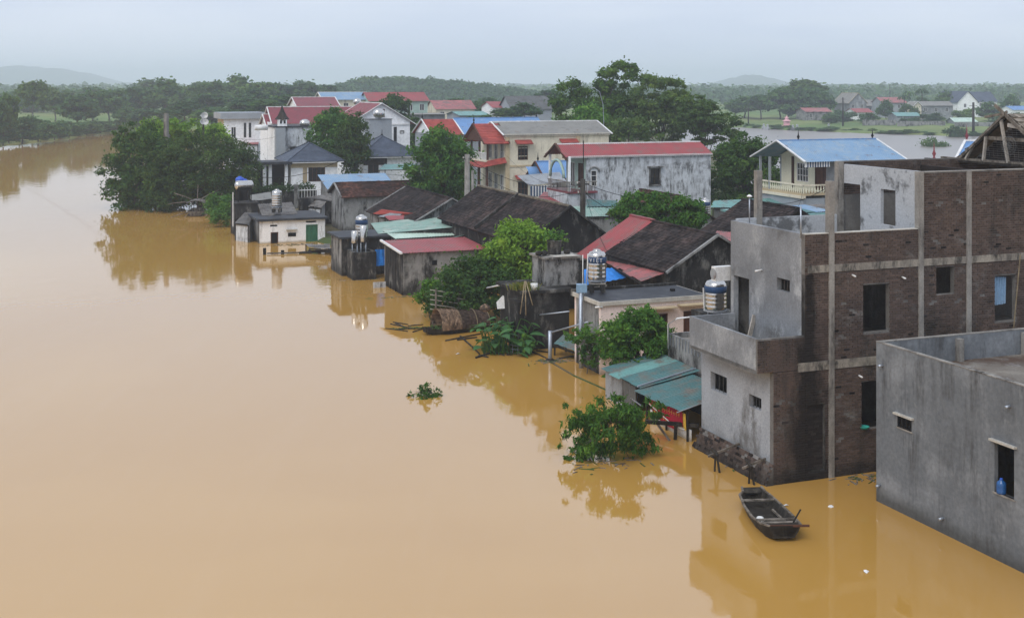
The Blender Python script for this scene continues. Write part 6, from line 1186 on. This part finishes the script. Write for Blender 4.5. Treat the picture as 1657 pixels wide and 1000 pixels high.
# ------------------------------------------------------------------ floating bamboo, pipes and flotsam
def raft(name, label, segs, r=.045, mat='wood_dark'):
    c = PX(segs[0][0], segs[0][1], 0); e = thing(name, label, 'bamboo', (c.x,c.y,0))
    for i, (x0, y0, x1, y1) in enumerate(segs):
        p, q = PX(x0,y0,0)-V(c.x,c.y,0), PX(x1,y1,0)-V(c.x,c.y,0); p.z = .02+.015*(i % 3); q.z = .02+.015*((i+1) % 3)
        MB().tube([p,p.lerp(q,.5)+V(0,0,.015),q], [r,r*.9,r*.7], 6).build('bamboo_pole', M[mat], e, True)
    return e
raft('floating_bamboo', 'angular frame of floating bamboo poles before the thatched boat', [(721,552,778,541),(745,545,776,574),(770,580,832,560),(775,576,790,579),(740,551,772,547)], .05)
raft('floating_bamboo', 'dark bamboo poles floating before the big-leaved plant', [(795,570,816,576),(820,575,850,571),(862,571,884,580),(868,568,887,571),(905,581,940,576)], .045)
raft('driftwood', 'tangle of floating sticks at the bow of the thatched boat', [(624,532,660,537),(632,525,672,534),(645,534,684,532),(660,528,685,526),(668,538,684,534),(640,524,655,530),(636,522,660,526)], .035)
me = leaves_mesh('floating_weed', [(0,0,.02),(.5,.2,.02),(-.6,-.1,.02),(1.2,.1,.03)], [(.5,.25,.03)]*4, 240, .12, 4); me.materials.append(M['leaf_olive']); o = link('floating_weed', me); one(o, 'floating weed caught among the sticks by the thatched boat', 'weed', None, (XW(660,71.5),71.5,0)); stuff(o)
Y = DW(583); e = thing('pipe_gantry', 'galvanised post with a rising handrail pipe standing in the water left of the creeper', 'pipe frame', (XW(890,Y),Y,0))
pipe(e, [(0,0,-.6),(0,0,1.5)], .10, 'galv', 'post', 8); p2 = V(XW(966,61),61,ZW(517,61))-V(XW(890,Y),Y,0); pipe(e, [(.03,0,1.42),tuple(p2)], .045, 'galv', 'rail'); MB().lathe([(.0,0),(.28,0),(.22,.1),(.12,.14),(0,.14)], (0,0,-.04), 10).build('base_debris', M['wood_dark'], e)
p0, p1 = V(XW(852,66.5),66.5,ZW(512,66.5)), V(XW(921,64.5),64.5,ZW(504,64.5)); e = thing('pipe', 'horizontal galvanised pipe across the blackened outhouse wall', 'pipe', tuple(p0)); pipe(e, [(0,0,0),tuple(p1-p0)], .04)
p0, p1 = V(XW(788,72),72,ZW(466,72)), V(XW(826,70),70,ZW(458,70)); e = thing('pipe', 'short white pipe poking out of the dark shrub', 'pipe', tuple(p0)); pipe(e, [(0,0,0),tuple(p1-p0)], .05, 'white_paint')
for i, (x0, y0, x1, y1, l) in enumerate(((849,455,842,508,'leftmost thin cane leaning on the outhouse corner'),(850,455,851,510,'middle thin cane leaning on the outhouse corner'),(851,455,862,494,'rightmost thin cane leaning on the outhouse corner'))):
    p0, p1 = V(XW(x0,64.8),64.8,ZW(y0,64.8)), V(XW(x1,64.3),64.3,ZW(y1,64.3)); e = thing('cane', l, 'cane', tuple(p0), 0, 'canes on the outhouse corner'); pipe(e, [(0,0,0),tuple(p1-p0)], .03, 'bamboo', 'stem')
p0, p1 = V(XW(890,62.8),62.8,.02), PX(985,633,0); e = thing('hose', 'submerged pale hose running from the post towards the green shed', 'hose', tuple(p0)); pipe(e, [(0,0,0),tuple((p1-p0)*.5+V(-.2,0,.0)),tuple(p1-p0)], .05, 'earth')
one(MB().poly([(-.35,0,0),(.3,0,.05),(.38,.1,.5),(-.05,.12,.72),(-.4,.1,.35)], (0,.04,0)).build('white_cloth', M['white_paint']), 'white cloth hung above the big-leaved plant', 'cloth', None, (XW(815,68),68,ZW(500,68)))
one(MB().lathe([(0,0),(.2,.02),(.32,.15),(.25,.3),(.05,.42),(0,.42)], n=12).build('straw_hat', M['thatch'], smooth=True), 'straw hat hanging in the shrub behind the thatched boat', 'hat', None, (XW(785,69),69,ZW(504,69)))
for i, (px, py, l) in enumerate(((1272,818,'small white scrap floating right of the sampan'),(1344,820,'small white scrap floating left of the grey house corner'),(1402,925,'crumpled plastic bag floating in the brown foreground water'),(741,573,'white scrap floating beside the bamboo frame'),(648,527,'pale scrap among the floating sticks'),(516,432,'white scrap floating before the cistern block'))):
    mb = MB(); k = rr.uniform(.8,1.2); mb.add([(-.1*k,-.04,0),(.08*k,-.06,.01),(.12*k,.03,.02),(.0,.08,.05),(-.09*k,.05,.03),(0,0,.06)], [(0,1,5),(1,2,5),(2,3,5),(3,4,5),(4,0,5),(0,4,3,2,1)]); one(mb.build('floating_scrap', M['white_paint']), l, 'litter', None, (XW(px,DW(py)),DW(py),.0), rr.uniform(0,6), 'floating litter')
e = thing('ladder_fence', 'grey slatted fence leaning in the dark shrub behind the boat', 'fence', (XW(717,72.5),72.5,.9), A)
for i in range(5): MB().beam((-.8,0,.1+i*.28),(1.3,-.5,-.25+i*.28),.1,.03).build('slat', M['wood_pale'], e)
for x in (-.5,.9): MB().beam((x,-.1,-1.4),(x,-.2,1.3),.08).build('post', M['wood'], e)
e = thing('wire_basket', 'round wire crab basket at the foot of the big-leaved plant', 'basket', (XW(838,65),65,.0)); mb = MB()
for z_ in (.05,.25,.45): mb.tube([(.4*math.cos(a_),.4*math.sin(a_),z_) for a_ in [i*math.pi/8 for i in range(17)]], .02, 4)
for i in range(8): a_ = i*math.pi/4; mb.tube([(.4*math.cos(a_),.4*math.sin(a_),-.2),(.4*math.cos(a_),.4*math.sin(a_),.5)], .015, 4)
mb.build('cage', M['galv'], e)
canopy('netting_sheet', 'dark green netting sheet floating under the creeper', 'netting', [(896,556,.6),(940,572,.5),(965,560,.75),(915,538,1.0)], 'teal_sheet', posts=True, whole=True, pitch=.6)
# ------------------------------------------------------------------ poles, wires, loudspeakers
def pole(label, px, Y, y0, r0, r1, z0=-.5, mat='concrete', name='utility_pole', arms=(), square=False, group=None):
    e = thing(name, label, 'pole', (XW(px,Y),Y,z0), A, group); h_ = ZW(y0,Y)-z0; MB().tube([(0,0,0),(0,0,h_)], [r0,r1], 4 if square else 10).build('shaft', M[mat], e, not square)
    for z_, w in arms: MB().beam((-w,0,h_-z_),(w,0,h_-z_),.08,.1).build('crossarm', M['wood_dark'], e); [MB().lathe([(.0,0),(.05,0),(.06,.08),(.03,.16),(0,.16)], (x,0,h_-z_+.05), 6).build('insulator', M['pale_slab'], e) for x in (-w*.9,w*.9)]
    return e
pole('pale concrete utility pole beside the round tree', 756, 108, 250, .30, .22, arms=((.4,.4),)); pole('thinner concrete pole right of the pale utility pole', 765, 112, 276, .16, .13)
pole('dark wooden utility pole tangled with wires before the stained white house', 943, 94, 290, .24, .2, mat='wood_dark', arms=((.4,.5),(1.1,.4))); pole('thin iron pole rising beside the mint balcony', 944, 100, 228, .05, .04, mat='black', name='iron_pole')
pole('square concrete post above the riverside trees', 269, 152, 184, .40, .30, square=True)
e = pole('rusty pole carrying four white loudspeaker horns', 329, 150, 190, .13, .1, mat='wood_dark', name='loudspeaker_pole'); hp = ZW(190,150)+.5
for dx, dz, yaw in ((-.35,.2,.6),(.4,.25,-.5),(-.4,-.5,.5),(.35,-.55,-.3)):
    o = MB().lathe([(.05,0),(.09,.2),(.2,.42),(.38,.55),(.36,.55),(.12,.35)], n=14).build('loudspeaker_horn', M['white_paint'], e, True); o.location = (dx,-.1,hp+dz); o.rotation_euler = (math.radians(90),0,yaw)
e = thing('street_lamp', 'tall curved street lamp in front of the tall trees', 'street lamp', (XW(977,150),150,.3)); ht = ZW(142,150)-.3
MB().tube([(0,0,0),(0,0,ht*.7),(-.1,0,ht*.85),(-.5,0,ht*.96),(-1.2,0,ht)], [.05,.04,.035,.03,.025], 6).build('mast', M['galv'], e, True); MB().box(-1.7,-1.15,-.1,.1,ht-.05,ht+.05).build('lamp_head', M['galv'], e)
pole('power pole with crossarms on the left of the far bank', 1364, 398, 158, .3, .2, 1, 'wood_dark', arms=((.6,1.2),(1.6,.8)), group='power poles on the far bank'); pole('tall twin power pole on the right of the far bank', 1575, 348, 166, .42, .3, 0, 'wood_dark', arms=((1,1.4),), group='power poles on the far bank'); pole('slim power pole at the left of the far bank', 1211, 425, 175, .25, .18, 1, 'wood_dark', arms=((.4,1),), group='power poles on the far bank'); pole('thin mast rising over the far bank roofs', 1440, 520, 138, .2, .12, 2, 'wood_dark', group='power poles on the far bank')
def wire(label, p, q, sag, r=.02): 
    p, q = Vector(p), Vector(q); e = thing('wire', label, 'wire', tuple(p), 0, 'overhead wires'); MB().tube([tuple((q-p)*t_+V(0,0,-sag*4*t_*(1-t_))) for t_ in [i/10 for i in range(11)]], r, 4).build('cable', M['black'], e)
W = lambda px, py, Y: (XW(px,Y), Y, ZW(py,Y))
wire('long overhead wire crossing the river from the square concrete post', W(268,190,152), W(-60,214,285), 2.2, .03)
wire('overhead wire from the dark pole down to the small tree', W(944,296,94), W(1012,318,92), .1); wire('upper overhead wire from the pale utility pole to the dark pole', W(757,256,108), W(943,300,94), 1.0); wire('lower overhead wire from the pale utility pole to the dark pole', W(757,262,108), W(943,306,94), 1.6)
wire('slack wire drooping across the villa porch', W(398,284,143), W(546,262,147), .9, .03); wire('wire over the pale green roof from the dark pole', W(944,310,94), W(1005,343,96), .3); wire('thin wire from the brick building to the yellow balcony', (fb.o[0]+2,fb.o[1]+5.5,9.2), W(1300,300,100), .5, .012)
for l, p_, q_, s_ in (('wire from the dark pole to the lettered tank roof', W(944,300,94), W(985,412,70), .5),('wire from the dark pole up to the cream house corner', W(943,298,94), W(820,252,141), 1.2),('wire from the pale utility pole to the blue roof behind', W(757,254,108), W(640,283,126), .8),('second wire from the pale utility pole towards the villa', W(757,258,108), W(560,262,150), 1.5),('wire from the brick building column to the tiled roof behind', W(1345,300,44.4), W(1240,325,80), .4),('wire between the loudspeaker pole and the turret house', W(329,205,150), W(445,222,166), .9)): wire(l, p_, q_, s_, .014)
def scum(label, px, py, w, d_, n, seed):
    rr2 = random.Random(seed); mb = MB()
    for i in range(n):
        x, y, a_ = rr2.gauss(0,w), rr2.gauss(0,d_), rr2.uniform(0,3.14); L_ = rr2.uniform(.04,.3); mb.beam((x-L_*math.cos(a_),y-L_*math.sin(a_),.01),(x+L_*math.cos(a_),y+L_*math.sin(a_),.012),rr2.uniform(.02,.06),.015,rr2.choice((0,0,1)))
    o = mb.build('floating_debris', [M['wood'], M['leaf_olive']]); Y_ = DW(py); o.location = (XW(px,Y_),Y_,0); o.rotation_euler = (0,0,A); tag(o, label, 'debris', 'floating debris along the walls', 'stuff')
scum('twigs and scum along the foot of the grey red-roofed house', 690, 478, 1.6, .25, 90, 1); scum('twigs and scum at the foot of the black cistern block', 590, 452, .8, .2, 50, 2); scum('twigs and scum at the brick footing', 1185, 745, .25, 1.2, 70, 3); scum('twigs and scum around the galvanised post', 893, 585, .5, .25, 70, 4); scum('leaf litter drifting around the drowned tree', 985, 750, .9, .3, 34, 5); scum('twigs and scum caught against the white flooded house', 470, 396, 2.0, .3, 70, 6); scum('scattered twigs between the grey house and the brick front', 1400, 775, .5, .3, 40, 7)
# ------------------------------------------------------------------ far shore marks
Y = 405; e = thing('shrine', 'small pink pagoda shrine at the far lake shore', 'shrine', (XW(1273,Y),Y,.6)); pk = surf('pink_shrine_paint', (.75,.42,.46), bmp=0)
MB().box(-1.8,1.8,-1.2,1.2,-.8,.5).build('plinth', pk, e); MB().box(-.9,.9,-.7,.7,.5,2.0).build('body', pk, e); MB().lathe([(1.6,0),(.7,.4),(.5,.9),(.75,1.0),(.2,1.5),(0,2.0)], (0,0,2.0), 4).build('roof', pk, e)
for i, (px, py, l) in enumerate(((1236,206,'white grave post left of the pink shrine'),(1290,197,'pale grave marker right of the pink shrine'),(1283,195,'grey grave marker beside the pink shrine'),(1341,199,'grey tomb on the grass below the rusty red roofs'),(1242,187,'pale post at the edge of the dark tree clump'),(1468,203,'dark tomb on the grass before the teal-roofed shed'))):
    Y = 402-(i % 3)*6; f = fr_at(px, Y, 0); z_ = 1.5; mb = MB(); mb.box(-.6,.6,-.5,.5,-.3,.9); mb.box(-.25,.25,-.3,.3,.9,z_); mb.poly([(-.4,-.4,z_),(.4,-.4,z_),(0,-.4,z_+.35)], (0,.8,0)); one(mb.build('tomb', M['render_patch' if i != 5 else 'old_dark']), l, 'tomb', f, (0,0,0), 0, 'graves on the far shore')
# ------------------------------------------------------------------ the air
hz = MB().box(-5200, 5200, -60, 6400, -1.2, 96).build('haze', (hm := bpy.data.materials.new('haze'))); hm.use_nodes = True; t = hm.node_tree; t.nodes.clear()
o = t.nodes.new('ShaderNodeOutputMaterial'); pv = t.nodes.new('ShaderNodeVolumePrincipled'); pv.inputs['Color'].default_value = (.84,.91,1,1); pv.inputs['Density'].default_value = HAZE; pv.inputs['Anisotropy'].default_value = 0.0
t.links.new(pv.outputs[0], o.inputs['Volume']); tag(hz, 'pale haze lying over river and village', None, kind='stuff')
